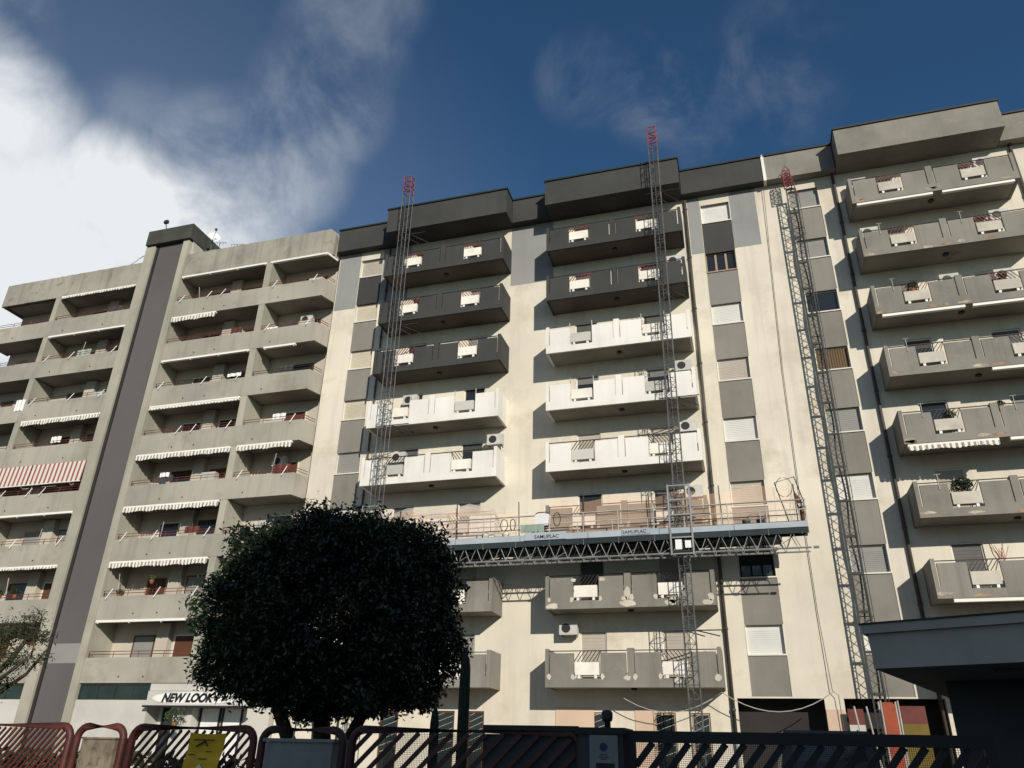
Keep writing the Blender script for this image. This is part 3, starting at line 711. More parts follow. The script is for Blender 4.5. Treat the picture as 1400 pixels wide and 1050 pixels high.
for i in range(19): m.box(X0-.03,X1+.03,Y0-.03,Y0+.03,.9+i*1.5,1.0+i*1.5)
m.build('mast_column','galv_dark',t)
m=MB().tube([(4.66,33.42,.15),(4.66,33.42,27.6)],.016,6)
pts_=[(4.40+.05*math.sin(i*.9),33.66,.4+i*.5) for i in range(54)]
m.tube(pts_,.04,6)
for i in range(54): z=.5+i*.5; m.bar((4.56,33.44,z),(4.66,33.42,z+.1),.015,.015)
m.build('hoist_rail','galv',t)
m=MB(); lattice(m,4.04,4.40,33.2,33.45,28.002,29.0,.27,r=.022,rb=.014,xb=True)
for a in (4.04,4.40): m.tube([(a,33.2,29.0),(4.22,33.3,29.35)],.018,5)
m.tube([(4.42,33.25,28.8),(4.60,33.3,27.3)],.022,6)
m.build('mast_head','mast_red',t)
for z in (25.6,19.4,13.0,6.8): MB().tube([(4.5,33.6,z),(4.7,34.13,z)],.02,6).tube([(4.14,33.6,z),(4.2,34.13,z)],.02,6).tube([(4.1,33.64,z),(4.7,33.64,z)],.02,6).build('wall_tie','galv_dark',t)
# cage at its foot
hc=thing('hoist_cage','orange metal hoist cage standing at the foot of the dark mast','hoist',(4.4,31.6,.14))
m=MB().box(4.15,4.5,31.5,31.56,.15,3.55).box(4.5,4.56,31.5,32.0,.15,3.5); m.build('panel','orange_metal',hc)
m=MB()
for x in (4.1,4.65): m.tube([(x,31.45,.15),(x,31.45,3.6)],.03,6).tube([(x,32.0,.15),(x,32.0,3.6)],.03,6)
m.tube([(3.5,31.3,.15),(3.2,31.3,3.4),(3.05,31.3,3.4)],.03,6).tube([(3.6,31.3,3.4),(3.9,31.3,.15)],.03,6)
m.build('frame','rail_pale',hc)
sb=thing('site_hoarding','red and yellow site panel in the dark ground floor opening at the right','hoarding',(5.4,33.6,.14))
bx(4.95,5.85,33.55,33.6,2.95,3.55).build('red_panel','dull_red',sb); bx(5.0,5.85,33.55,33.6,.15,2.948).build('yellow_panel','ochre',sb)
sb=thing('site_hoarding','red over grey panel between the cream pier and the dark mast','hoarding',(3.4,33.8,.14))
bx(3.2,3.75,33.75,33.8,2.9,3.45).build('red_panel','dull_red',sb); bx(3.2,3.75,33.75,33.8,.15,2.898).build('grey_panel','stack_render',sb)

# ------------------------------------------------------------ work platform
PX0,PX1=-18.2,2.62; PY0,PY1=31.62,32.42
P=thing('work_platform','long blue and white mast climbing work platform with steel truss and guard rails','scaffold platform',((PX0+PX1)/2,32.0,9.1))
m=MB()
secs=[]; x=PX0; MX=[-16.5,-2.3]
edges=[PX0,-16.95,-16.05,-2.75,-1.85,PX1]
for a,b in ((PX0,-16.9),(-16.1,-2.7),(-1.9,PX1)): m.box(a,b,PY0+.04,PY1-.04,9.93,9.98)
for a,b in ((-16.9,-16.1),(-2.7,-1.9)): m.box(a,b,PY0+.04,31.72,9.93,9.98).box(a,b,32.28,PY1-.04,9.93,9.98)
m.box(PX0,PX1,PY0-.02,PY0+.03,9.72,9.955); m.box(PX0,PX1,PY1-.03,PY1+.02,9.80,9.955)
m.build('deck','deck_dark',P)
m=MB()
for y in (PY0+.05,PY1-.05):
    m.tube([(PX0,y,9.15),(PX1,y,9.15)],.038,6)
    x=PX0+.1; st=.275
    while x+2*st<PX1:
        m.tube([(x,y,9.15),(x+st,y,9.80)],.016,5).tube([(x+st,y,9.80),(x+2*st,y,9.15)],.016,5); x+=2*st
x=PX0
while x<PX1:
    m.tube([(x,PY0+.05,9.15),(x,PY1-.05,9.15)],.016,5).tube([(x,PY0+.05,9.15),(x+.75,PY1-.05,9.80)],.013,5); x+=1.5
for i in range(15): xx=PX0+i*1.5; m.tube([(xx-.1,PY0+.05,9.15),(xx+.1,PY0+.05,9.15)],.055,6)
m.build('truss','steel_pale',P)
m=MB(); rnd=random.Random(3); x=PX0
while x<PX1-.2:
    l=min(3.0,PX1-x); m.box(x+.01,x+l-.01,PY0-.045,PY0-.022,9.957,10.21+rnd.uniform(-.02,.02)); x+=3.0
m.box(PX1-.02,PX1,PY0,PY1,9.98,10.26)
m.build('toe_board','blue_board',P)
bx(PX0,PX1,PY1+.025,PY1+.05,9.9,10.45).build('toe_board','deck_dark',P)
m=MB()
for z in (10.68,11.08): m.tube([(PX0,PY0,z),(PX1,PY0,z)],.022,6).tube([(PX1,PY0,z),(PX1,PY1,z)],.022,6)
x=PX1-.02
while x>PX0:
    m.tube([(x,PY0,9.7),(x,PY0,11.12)],.022,6).tube([(x-.25,PY0,9.7),(x-.25,PY0,10.68)],.018,6); x-=1.5
m.build('guard_rail','rail_pale',P)
m=MB()
x=PX1-.3; i=0
while x>PX0:
    m.tube([(x,PY1,9.9),(x-.05*(i%3),PY1,12.0+.15*(i%2))],.024,6); x-=2.95; i+=1
for z in (10.7,11.3): m.tube([(PX0,PY1,z),(PX1-.2,PY1,z)],.02,6)
m.tube([(2.0,PY0+.1,9.9),(1.6,PY1,12.1),(2.4,PY1,12.3),(2.6,PY0,10.9)],.022,6)
m.build('scaffold_post','rail_dark',P)
# extension brackets and planks towards the wall
for a,b in ((-17.9,-10.65),(-10.6,-8.4),(-8.35,-1.25),(-1.2,1.6)):
    m=MB().box(a,b,PY1+.03,33.95,9.86,9.91)
    n=int((b-a)/.9)+1
    for i in range(n+1):
        xx=a+(b-a)*i/n; m.tube([(xx,PY1,9.82),(xx,33.95,9.82)],.03,6).tube([(xx,PY1,9.3),(xx,33.6,9.80)],.02,6)
    m.build('extension_planks','deck_dark',P)
# drive units round the masts
for mx_ in MX:
    m=MB()
    for dx in (-.44,.44):
        m.box(mx_+dx-.035,mx_+dx+.035,PY0-.10,PY0-.04,9.05,12.05)
        m.box(mx_+dx-.035,mx_+dx+.035,PY1+.03,PY1+.09,9.05,11.9)
    for z in (9.08,9.75,10.7,11.35,11.97): m.box(mx_-.40,mx_+.40,PY0-.09,PY0-.05,z,z+.05)
    d=m.build('drive_frame','steel_pale',P)
    m=MB().box(mx_-.28,mx_-.02,PY0+.0,PY0+.10,9.3,9.72).box(mx_+.12,mx_+.36,PY0-.13,PY0-.095,9.32,9.62); m.build('motor','white_metal',d)
    MB().tube([(mx_-.4,PY0-.02,9.2),(mx_+.4,PY0-.02,9.2)],.05,8).build('gearbox','deck_dark',d)
sb=bx(-9.0,-7.15,PY0-.075,PY0-.05,9.97,10.30).build('name_board','blue_board',P)
text('SAMUPLAC',-8.55,PY0-.082,10.03,.22,'lettering','black_text',sb,bold=.001)
sb=bx(-4.75,-3.55,PY0-.075,PY0-.05,9.99,10.24).build('name_board','blue_board',P)
text('SAMUPLAC',-4.72,PY0-.082,10.04,.20,'lettering','black_text',sb,bold=.0)
# netting hung behind the posts
def net(x0,x1,z0,z1,y,m_,name='debris_net'):
    mb=MB(); n=int((x1-x0)/.25)
    def top(x):
        u=((x-x0)/2.95)%1; return z1-.32*math.sin(math.pi*u)
    for i in range(n):
        a=x0+(x1-x0)*i/n; b=x0+(x1-x0)*(i+1)/n
        ya=y+.04*math.sin(a*3); yb=y+.04*math.sin(b*3)
        mb.quad((a,ya,z0),(b,yb,z0),(b,yb,top(b)),(a,ya,top(a)))
    return mb.build(name,m_,P)
net(-17.9,-9.7,10.0,12.0,PY1+.10,'net'); net(-8.1,2.3,10.0,12.15,PY1+.10,'net'); net(-17.9,-10.2,11.55,12.15,PY1+.14,'net_grey')
# things left on the platform
def coil(x,z,label,rx=.16,rz=.26,y=PY0-.03):
    pts=[(x+rx*math.cos(a),y,z+rz*math.sin(a)) for a in [2*math.pi*i/18 for i in range(19)]]
    o=MB().tube(pts,.02,5,False).build('hose_coil','hose'); tag(o,label,'hose','hose coils on the platform rail'); return o
coil(-9.95,10.72,'left black hose coil hung on the platform rail beside another'); coil(-9.55,10.72,'thinner hose coil to the right of the first one on the rail',.11); coil(-7.55,10.85,'black hose coil hung right of the white bucket bag',.15,.3)
sk=thing('material_sack','white bag of plaster slung on the platform rail between hose coils','sack',(-8.2,31.75,10.55))
MB().hexa([(-8.5,31.62,10.62),(-7.95,31.62,10.62),(-7.95,31.95,10.62),(-8.5,31.95,10.62)],[(-8.55,31.58,11.12),(-7.9,31.58,11.12),(-7.9,31.98,11.12),(-8.55,31.98,11.12)]).build('bag','cloth_white',sk)
m=MB().tube([(-8.55,31.6,11.1),(-8.4,31.6,11.2),(-8.0,31.6,11.2),(-7.88,31.6,11.1)],.025,5); m.build('strap','cloth_dark',sk)
rg=MB()
for i in range(8):
    x=-9.2+i*.13; rg.hexa([(x,31.60,10.35+.1*math.sin(i*2.3)),(x+.12,31.60,10.3+.1*math.sin(i*1.7)),(x+.12,31.63,10.35),(x,31.63,10.35)],[(x,31.58,10.66),(x+.13,31.58,10.67),(x+.13,31.61,10.67),(x,31.61,10.66)])
tag(rg.build('rag','rag_green'),'pale green rags draped along the lower platform rail','rags')
for x,l in ((-10.9,'yellowish paint bucket at the left on the platform deck'),(-9.95,'paint bucket under the hose coils on the platform'),(.3,'grey paint bucket near the right end of the platform'),(.85,'paint bucket beside the grey one at the platform right end')):
    b=thing('paint_bucket',l,'bucket',(x,31.85,9.98),'paint buckets on the platform')
    MB().lathe((x,31.85,9.985),[(.13,0),(.16,.36),(.17,.37),(.165,.42)],12).build('pail','bucket' if x<0 else 'galv',b,True)
    MB().tube([(x-.16,31.85,10.38),(x-.1,31.85,10.50),(x+.1,31.85,10.50),(x+.16,31.85,10.38)],.008,5).build('handle','galv_dark',b)
wk=thing('tool_bundle','bundle of brown rods tied upright at the right end of the platform','tools',(2.45,31.9,9.98))
m=MB()
for i in range(8): m.tube([(2.40+.03*i%.13,31.85+.02*i,9.98),(2.3+.05*i,31.85,11.5-.09*i)],.022,5)
m.build('rods','shutter_brown',wk); MB().tube([(2.35,31.85,10.9),(2.55,31.9,10.95)],.09,8).build('wrap','stack_render',wk)
pts=[(1.95+.32*math.cos(a),32.3,11.85+.42*math.sin(a)) for a in [2*math.pi*i/20 for i in range(21)]]
tag(MB().tube(pts,.015,5,False).build('wire_loop','rope'),'large thin wire loop hanging at the right end of the platform','wire')

# ------------------------------------------------------------ cables
c=MB().tube([(3.1,34.0,28.8),(2.95,34.08,25),(2.72,34.08,18),(2.66,34.08,12),(2.68,34.08,7),(2.79,34.0,4.1),(2.98,33.95,3.95),(3.0,33.95,2.4)],.014,5)
tag(c.build('cable','rope'),'thin cable running down the bare cream wall left of the dark mast','cable')
pts=[]
for i in range(21):
    u=i/20; x=-5.5+u*8.3; pts.append((x,33.3,4.05-.9*4*(((u*2)%1)*(1-((u*2)%1)))*.8-.1*(1-u)))
tag(MB().tube(pts,.018,5).build('cable','rail_pale'),'sagging pale cable strung low across the passage opening','cable')

# ------------------------------------------------------------ roof things
d=thing('satellite_dish','white satellite dish on the roof beside the stair tower','satellite dish',(-31.5,34,31.0))
m=MB(); pr=[(.02,0),(.2,.03),(.36,.10),(.45,.18)]
n=14; cen=Vector((-31.6,34,32.15)); ax=Vector((.75,-.55,.35)).normalized(); u=ax.cross(Vector((0,0,1))).normalized(); v=ax.cross(u)
rings=[[cen+ax*zz+(u*math.cos(2*math.pi*k/n)+v*math.sin(2*math.pi*k/n))*rr*(1.15 if 0 else 1) for k in range(n)] for rr,zz in pr]
for a,b in zip(rings,rings[1:]):
    for k in range(n): m.quad(a[k],a[(k+1)%n],b[(k+1)%n],b[k])
m.build('reflector','white_metal',d)
m=MB().tube([(-31.6,34.05,30.2),(-31.6,34.05,32.15)],.03,6).tube([cen-ax*0+Vector((0,0,-.3)),cen+ax*.75],.015,5).box(-31.12,-31.0,33.5,33.62,32.34,32.46); m.build('arm','galv',d)
def antenna(x,y,z,h,label,rot=.4):
    m=MB().tube([(x,y,z),(x,y,z+h)],.018,5); dx,dy=math.cos(rot),math.sin(rot)
    m.tube([(x-.4*dx,y-.4*dy,z+h-.05),(x+.4*dx,y+.4*dy,z+h+.05)],.012,5)
    for i in range(5):
        q=-.38+i*.19; m.tube([(x+q*dx-.15*dy,y+q*dy+.15*dx,z+h+q*.1),(x+q*dx+.15*dy,y+q*dy-.15*dx,z+h+q*.1)],.009,4)
    tag(m.build('antenna','galv_dark'),label,'antenna')
antenna(-29.5,34,30.2,1.0,'small television antenna on the concrete roof right of the dish'); antenna(-31.0,34.1,30.2,1.5,'antenna standing behind the satellite dish')
f=thing('roof_camera','dark floodlight perched on the edge of the stair tower cap','floodlight',(-34.6,32.98,32.75))
MB().box(-34.85,-34.55,32.85,33.0,33.15,33.38).build('housing','fan_dark',f); MB().tube([(-34.6,32.95,32.75),(-34.7,32.93,33.15)],.03,6).build('arm','galv_dark',f)
tag(MB().tube([(-36.0,33.2,31.0),(-36.5,33.3,30.9),(-37.0,33.3,30.55),(-37.3,33.3,30.45)],.03,5).build('cable','stack_render'),'pale cable drooping from the tower cap to the left roof edge','cable')

# ------------------------------------------------------------ laundry, racks, pots
cloth(-43.0,-42.3,ZA[1]-.35-1.15,.75,YA-.03,'cloth_white','white towel hanging over the left wing railing')
cloth(-30.55,-30.1,ZA[4]+1.5,.32,YA-.03,'cloth_dark','small dark cloth hung over the railing above the dark tree','cloth')
cloth(-30.9,-30.3,ZA[4]+1.95,.25,YA+.3,'cloth_white','white cloth drying in the loggia behind the dark one','cloth')
cloth(-27.5,-26.6,ZA[2]+1.55,.2,YA+.0,'cloth_white','white washing on the railing of the middle loggia high up','cloth')
cloth(-25.7,-25.0,ZA[1]+1.6,.2,YA+.4,'cloth_white','white sheet in the corner loggia under the roof','cloth')
rackn=0
for j in range(8):
    for bi in (1,2,3):
        if (j*7+bi*5)%3==2: continue
        x0,x1,nm=BAY[bi]; rackn+=1
        zt=ZA[j]+1.2
        xs=[x0+.4,x0+2.4,x0+3.4,x1-.5] if bi<3 else [x0+.4,x1-.7]
        m=MB()
        for q,xx in enumerate(xs):
            if (j+q)%4==3: continue
            m.tube([(xx,YA-.12,zt-.15),(xx+.12,YA+.1,zt+.42)],.022,5)
        wh={1:'left wing',2:'middle',3:'corner'}[bi]
        lv=['top','second highest','third highest','fourth highest','fourth lowest','third lowest','second lowest','lowest'][j]
        tag(m.build('laundry_bracket','white_metal'),f'white clothes line brackets on the {lv} {wh} loggia railing of the concrete block','clothes line','clothes line brackets on the loggia railings')
def leaves(mb,c,rad,n,s,rs,squash=1.0):
    for _ in range(n):
        d=Vector((rs.gauss(0,1),rs.gauss(0,1),rs.gauss(0,1))).normalized()*(rs.random()**.4)
        p=Vector(c)+Vector((d.x*rad,d.y*rad,d.z*rad*squash))
        a=Vector((rs.gauss(0,1),rs.gauss(0,1),rs.gauss(0,1))).normalized(); b=a.cross(Vector((rs.gauss(0,1),rs.gauss(0,1),rs.gauss(0,1)))).normalized()
        mb.quad(p-a*s,p+b*s*.4,p+a*s,p-b*s*.4)
def pot(x,y,z,label,r=.28,n=160,m='leaf_pot'):
    t=thing('potted_plant',label,'potted plant',(x,y,z),'potted plants on the balconies'); rs=random.Random(int(x*100+z))
    MB().lathe((x,y,z),[(.09,0),(.13,.18),(.14,.2)],10).build('pot','terracotta',t,True)
    mb=MB(); leaves(mb,(x,y,z+.2+r*.6),r,n,.07,rs,.8); mb.build('foliage',m,t)
pot(stacks[2]+1.75,YB+.15,ZB[2]+.80,'big dark bushy plant spilling over a right stack planter box',.42,500,'leaf')
pot(stacks[2]+1.9,YB+.15,ZB[3]+.80,'dry brownish trailing plant in a planter box with striped awning beneath',.28,200,'leaf_olive')
pot(stacks[2]+1.7,YB+.15,ZB[5]+.95,'green plant behind slats on the third balcony from the top',.26,200)
pot(stacks[2]+5.3,YB+.3,ZB[5]+.95,'red leaved plant on the right of the third balcony from the top',.24,160,'leaf_olive')
pot(stacks[2]+3.9,YB+.4,ZB[3]+1.25,'row of small leaves at the right of the trailing dry plant',.2,120)
for x,l in ((-39.6,'round pot plant on the second lowest left wing railing, left one'),(-38.5,'bushy pot plant on the second lowest left wing railing, right one')): pot(x,YA+.05,ZA[6]+1.3,l,.24,150,'leaf')
pot(-31.6,YA+.2,ZA[6]+1.1,'pot of plants at the left end of the lowest middle loggia',.22,100,'leaf_olive'); pot(-30.1,YA+.6,ZA[6]+1.9,'hanging plant on the wall of the lowest middle loggia',.2,140)
pot(-26.0,32.6,2.4,'reedy plant standing before the shop window',.5,300,'leaf_pot')
bt=MB()
rs=random.Random(9)
for i in range(14):
    p=Vector((stacks[2]+2.5,YB+.3,ZB[1]+1.1)); q=p+Vector((rs.uniform(-.3,.4),rs.uniform(-.1,.1),rs.uniform(.6,1.1))); bt.tube([p,(p+q)/2+Vector((rs.uniform(-.1,.1),0,0)),q],.01,4)
tag(bt.build('bare_shrub','terracotta'),'leafless twiggy shrub on the second balcony of the right stack','plant')
# drying racks / folded things seen over stack ends
r=MB()
for i in range(8): r.tube([(-8.1+i*.16,YB+.05,ZB[7]+1.42),(-8.1+i*.16,YB+.4,ZB[7]+1.5)],.012,4)
r.tube([(-8.15,YB+.05,ZB[7]+1.42),(-6.9,YB+.05,ZB[7]+1.42)],.015,4).tube([(-8.15,YB+.4,ZB[7]+1.5),(-6.9,YB+.4,ZB[7]+1.5)],.015,4)
tag(r.build('drying_rack','white_metal'),'white wire drying rack on the highest dark balcony by the middle mast','drying rack')

# ============================================================ TREES
def leaf_cloud(name,pts,size,mname,parent,seed=1,aspect=.42,up=None):
    rng=np.random.default_rng(seed); n=len(pts)
    a=rng.normal(size=(n,3)); a/=np.linalg.norm(a,axis=1)[:,None]
    c=rng.normal(size=(n,3)); b=np.cross(a,c); b/=np.linalg.norm(b,axis=1)[:,None]
    s=size*rng.uniform(.6,1.25,size=(n,1)); nn=np.cross(a,b)
    v=np.stack([pts-a*s,pts+b*s*aspect+nn*s*.15,pts+a*s,pts-b*s*aspect+nn*s*.15],1).reshape(-1,3)
    off=Vector((0,0,0)); p=parent
    while p is not None: off+=p.location; p=p.parent
    v-=np.array(off)
    me=bpy.data.meshes.new(name); me.vertices.add(4*n); me.vertices.foreach_set('co',v.ravel())
    me.loops.add(4*n); me.polygons.add(n); me.loops.foreach_set('vertex_index',np.arange(4*n)); me.polygons.foreach_set('loop_start',np.arange(0,4*n,4)); me.polygons.foreach_set('loop_total',np.full(n,4))
    me.update(); me.validate(); me.materials.append(MATS[mname])
    o=bpy.data.objects.new(name,me); COL.objects.link(o); o.parent=parent; return o
rng=np.random.default_rng(5)
T=thing('ficus_tree','large dark round clipped evergreen tree in front of the blocks','tree',(-7.3,13,0))
def lump(d):   # radial unevenness of the crown
    return 1+.05*np.sin(3*d[:,0]*2+1)+.05*np.sin(5.1*d[:,1]+4*d[:,2])+.04*np.sin(11*d[:,0]+5*d[:,1])*np.sin(9*d[:,2]+1)+.035*np.sin(9*d[:,0]+7*d[:,2]+2)+.02*np.sin(17*d[:,2]+13*d[:,0])+.02*np.sin(23*d[:,0]-19*d[:,1]+5)
def crown(n,r0,r1,ax,cen,e=5.5,seed=0):
    g=np.random.default_rng(seed); d=g.normal(size=(n,3)); d/=np.linalg.norm(d,axis=1)[:,None]
    k=(np.abs(d)**e).sum(1)**(-1/e); r=g.uniform(r0**3,r1**3,n)**(1/3)
    return d*(k*r*lump(d))[:,None]*np.array(ax)+np.array(cen)
cc=(-7.24,13.0,3.82); ax=(1.93,1.72,1.52)
# tufts on the surface: small groups of leaves that stand out from the outline
tc_=crown(4200,.92,1.03,ax,cc,seed=3); hi_=crown(4200,1.0,1.10,ax,cc,seed=13); sel=(hi_[:,2]>4.3)&(np.arange(4200)%9==0); tc_[sel]=hi_[sel]; g=np.random.default_rng(4)
tuft=(tc_[:,None,:]+g.normal(size=(4200,14,3))*.075).reshape(-1,3)
pts=np.concatenate([crown(22000,.80,1.0,ax,cc,seed=1),tuft])
leaf_cloud('crown',pts,.052,'leaf',T,1)
leaf_cloud('inner_foliage',crown(7000,.45,.84,ax,cc,seed=2),.15,'leaf',T,2,.6)
m=MB()
m.tube([(-7.45,13.1,0),(-7.5,13.1,1.0),(-7.9,13.1,1.6),(-8.25,13.0,2.3),(-8.6,13,3.2)],[.2,.17,.13,.11,.06],9)
m.tube([(-7.45,13.1,.9),(-7.3,13.1,1.6),(-7.5,13.2,2.4),(-7.5,13.2,3.6)],[.17,.16,.15,.08],9)
m.tube([(-7.35,13.1,.8),(-6.9,13.0,1.5),(-6.55,13.0,2.2),(-6.1,13,3.2)],[.16,.12,.10,.06],9)
m.tube([(-7.9,13.1,1.6),(-8.6,13.4,2.5)],[.09,.05],7)
m.build('trunk','bark',T,True)
# small tree at the left
T=thing('olive_tree','thin leaning tree with sparse olive foliage at the left edge','tree',(-13.6,11.6,0))
m=MB()
m.tube([(-14.9,11.6,0),(-14.4,11.7,1.4),(-13.9,11.7,2.3),(-13.3,11.8,3.0),(-12.95,11.8,3.5)],[.14,.11,.08,.05,.03],8)
m.tube([(-14.3,11.7,1.6),(-14.2,11.6,2.6),(-13.9,11.6,3.2)],[.08,.05,.03],7).tube([(-13.9,11.7,2.3),(-13.1,11.6,2.7),(-12.7,11.6,3.0)],[.05,.035,.02],6)
m.tube([(-14.1,11.7,2.0),(-13.5,11.9,2.4),(-12.95,11.9,2.75),(-12.6,11.9,3.2)],[.05,.04,.03,.015],6)
m.build('trunk','bark',T,True)
g=np.random.default_rng(8); pl=[]
for c,r,n in (((-13.9,11.7,3.25),.48,1500),((-13.3,11.8,3.5),.40,700),((-13.0,11.7,2.95),.30,420),((-12.75,11.8,3.4),.22,220),((-14.0,11.6,2.7),.35,600),((-13.3,11.7,2.6),.25,240),((-13.0,11.8,3.75),.2,120),((-12.6,11.8,3.0),.18,110)):
    d=g.normal(size=(n,3))*r*.5; pl.append(d*np.array([1,1,.7])+np.array(c))
leaf_cloud('crown',np.concatenate(pl),.045,'leaf_olive',T,9,.25)
# cacti
for x,y,zt,r,l in ((-2.90,8.0,2.55,.05,'tall dark column cactus standing behind the fence'),(-3.21,8.0,2.03,.042,'shorter column cactus left of the tall one')):
    mb=MB(); n=20; i0=0; prof=[(1,.0),(1,.5),(1.05,1.2),(1,zt-.35),(.95,zt-.15),(.7,zt-.05),(.25,zt)]
    k0=len(mb.v)
    for q,z in prof:
        for j in range(n):
            t_=2*math.pi*j/n; rr=r*q*(1+.12*(1 if j%2 else -1)); mb.v.append((x+rr*math.cos(t_),y+rr*math.sin(t_),z))
    for a in range(len(prof)-1):
        for j in range(n): mb.f.append((a*n+j,a*n+(j+1)%n,(a+1)*n+(j+1)%n,(a+1)*n+j))
    mb.f.append(tuple((len(prof)-1)*n+j for j in range(n)))
    c=thing('column_cactus',l,'cactus',(x,y,0),'column cacti'); mb.build('stem','cactus',c)
# ============================================================ FENCE
YF=6.0
def frame(mb,x0,x1,z0,z1,r=.032,rc=.10,bottom=False):
    pts=[(x0,YF,z0)]
    for i in range(6): a=math.pi-i*math.pi/10; pts.append((x0+rc+rc*math.cos(a),YF,z1-rc+rc*math.sin(a)))
    for i in range(6): a=math.pi/2-i*math.pi/10; pts.append((x1-rc+rc*math.cos(a),YF,z1-rc+rc*math.sin(a)))
    pts.append((x1,YF,z0)); mb.tube(pts,r,10)
def slats(mb,x0,x1,z0,z1,step,wd,ang,dp=.012,y=YF):
    h=z1-z0; dx=h/math.tan(R(ang)); x=x0-dx
    while x<x1:
        a,b=x,x+dx; za,zb_=z0,z1
        if a<x0: za=z0+(x0-a)*math.tan(R(ang)); a=x0
        if b>x1: zb_=z1-(b-x1)*math.tan(R(ang)); b=x1
        if b-a>.01: mb.bar((a,y,za),(b,y,zb_),wd,dp)
        x+=step
def fence(x0,x1,label,step,wd,ang,m='fence_red',z1=1.745):
    t=thing('fence_panel',label,'fence panel',((x0+x1)/2,YF,0),'tubular fence panels along the street')
    mb=MB(); frame(mb,x0,x1,.05,z1); mb.tube([(x0,YF,.25),(x1,YF,.25)],.02,8); mb.build('tube_frame',m,t,True)
    if step:
        mb=MB(); slats(mb,x0+.02,x1-.02,.25,z1-.02,step,wd,ang); mb.build('slats',m,t)
    return t
fence(-7.6,-5.84,'leftmost red tube fence panel with close diagonal slats',.062,.02,50)
fence(-5.76,-5.27,'narrow red tube frame round the weathered cabinet',0,0,0)
fence(-5.18,-3.98,'red tube fence panel carrying the yellow sign',.078,.022,50)
fence(-3.90,-3.17,'dark red tube frame round the pale grey cabinet',0,0,0,'fence_dark')
p5=fence(-3.09,-1.27,'wide dark red fence panel with broad diagonal slats behind the cacti',.135,.034,44,'fence_dark',1.755)
def wiremesh(x0,x1,z0,z1,y,cell=.013,parent=None):
    mb=MB(); x=x0
    while x<x1: mb.box(x-.0012,x+.0012,y-.001,y+.001,z0,z1); x+=cell
    z=z0
    while z<z1: mb.box(x0,x1,y+.0012,y+.003,z-.0012,z+.0012); z+=cell
    return mb.build('wire_mesh','fence_dark',parent)
wiremesh(-2.83,-2.02,1.3,1.74,YF+.05,parent=p5); bx(-2.02,-1.29,YF+.04,YF+.05,.1,1.74).build('backing_plate','plate_dark',p5)
# cabinets inside the narrow frames
c=thing('electric_cabinet','weathered rusty cabinet inside the narrow red frame','cabinet',(-5.5,YF+.02,0))
bx(-5.70,-5.35,YF+.0,YF+.25,.1,1.645).build('body','cabinet_old',c); bx(-5.71,-5.34,YF-.012,YF+.26,1.646,1.66).build('lid','cabinet_old',c)
c=thing('electric_cabinet','pale grey cabinet with flat lid inside the dark red frame','cabinet',(-3.55,YF,0))
bx(-3.85,-3.25,YF-.02,YF+.25,.1,1.655).build('body','cabinet_grey',c); bx(-3.87,-3.23,YF-.04,YF+.27,1.656,1.68).build('lid','cabinet_grey',c)
MB().tube([(-3.62,YF,1.68),(-3.61,YF,1.80),(-3.46,YF,1.80),(-3.45,YF,1.68)],.007,6).build('handle','rail_pale',c)
# yellow sign
s=thing('yellow_sign','crumpled yellow plastic sign with black marks tied to the red fence','sign',(-4.4,YF-.04,1.4))
mb=MB(); n=8
for i in range(n):
    for k in range(6):
        def P_(u,v): 
            return (-4.60+.34*u+.05*v,YF-.06+.012*math.sin(5*u+3*v)+.008*math.sin(11*v),1.28+.43*v-.01*math.sin(3*u))
        mb.quad(P_(i/n,k/6),P_((i+1)/n,k/6),P_((i+1)/n,(k+1)/6),P_(i/n,(k+1)/6))
mb.build('sheet','yellow_sign',s)
yy=YF-.085
for q in (((-4.49,1.655),(-4.29,1.655),.008),((-4.46,1.605),(-4.38,1.645),.014),((-4.38,1.645),(-4.35,1.61),.010),((-4.36,1.57),(-4.30,1.57),.006),((-4.52,1.545),(-4.46,1.545),.008),((-4.42,1.515),(-4.34,1.515),.008)):
    MB().bar((q[0][0],yy,q[0][1]),(q[1][0],yy,q[1][1]),q[2],.002).build('black_mark','black_text',s)

mb=MB().hexa([(-4.47,yy,1.30),(-4.33,yy,1.30),(-4.36,yy,1.44),(-4.40,yy,1.48),(-4.45,yy,1.42)],[(-4.47,yy+.002,1.30),(-4.33,yy+.002,1.30),(-4.36,yy+.002,1.44),(-4.40,yy+.002,1.48),(-4.45,yy+.002,1.42)]); mb.build('white_figure','white_metal',s)
# intercom pillar, lamp
pl=thing('intercom_pillar','dark gate pillar with grey intercom panel and round blue emblem','pillar',(-1.1,YF,0))
MB().box(-1.26,-.94,YF-.10,YF+.25,0,1.745).build('post','plate_dark',pl)
MB().box(-2.0,-1.281,YF-.03,YF+.03,1.765,1.80).box(-1.28,-.92,YF-.12,YF+.27,1.746,1.79).build('cap','gate_black',pl)
MB().box(-1.175,-.975,YF-.125,YF-.101,1.30,1.74).build('panel','cabinet_grey',pl)
MB().tube([(-1.075,YF-.128,1.665),(-1.075,YF-.1255,1.665)],.028,18).build('emblem','emblem_blue',pl)
mb=MB(); 
for z,l in ((1.615,.05),(1.600,.07),(1.588,.04)): mb.box(-1.075-l/2,-1.075+l/2,YF-.1275,YF-.1255,z-.003,z+.002)
mb.build('small_lines','plate_dark',pl); bx(-1.13,-1.0,YF-.128,YF-.1255,1.50,1.563).build('slot','gate_black',pl)
lm=thing('beacon_lamp','small dark beacon lamp on top of the gate pillar','lamp',(-1.065,YF,1.79))
MB().lathe((-1.065,YF,1.791),[(.02,0),(.02,.04),(.035,.045),(.04,.06),(.042,.10),(.032,.115),(.01,.12)],12).build('lamp_head','fan_dark',lm,True)
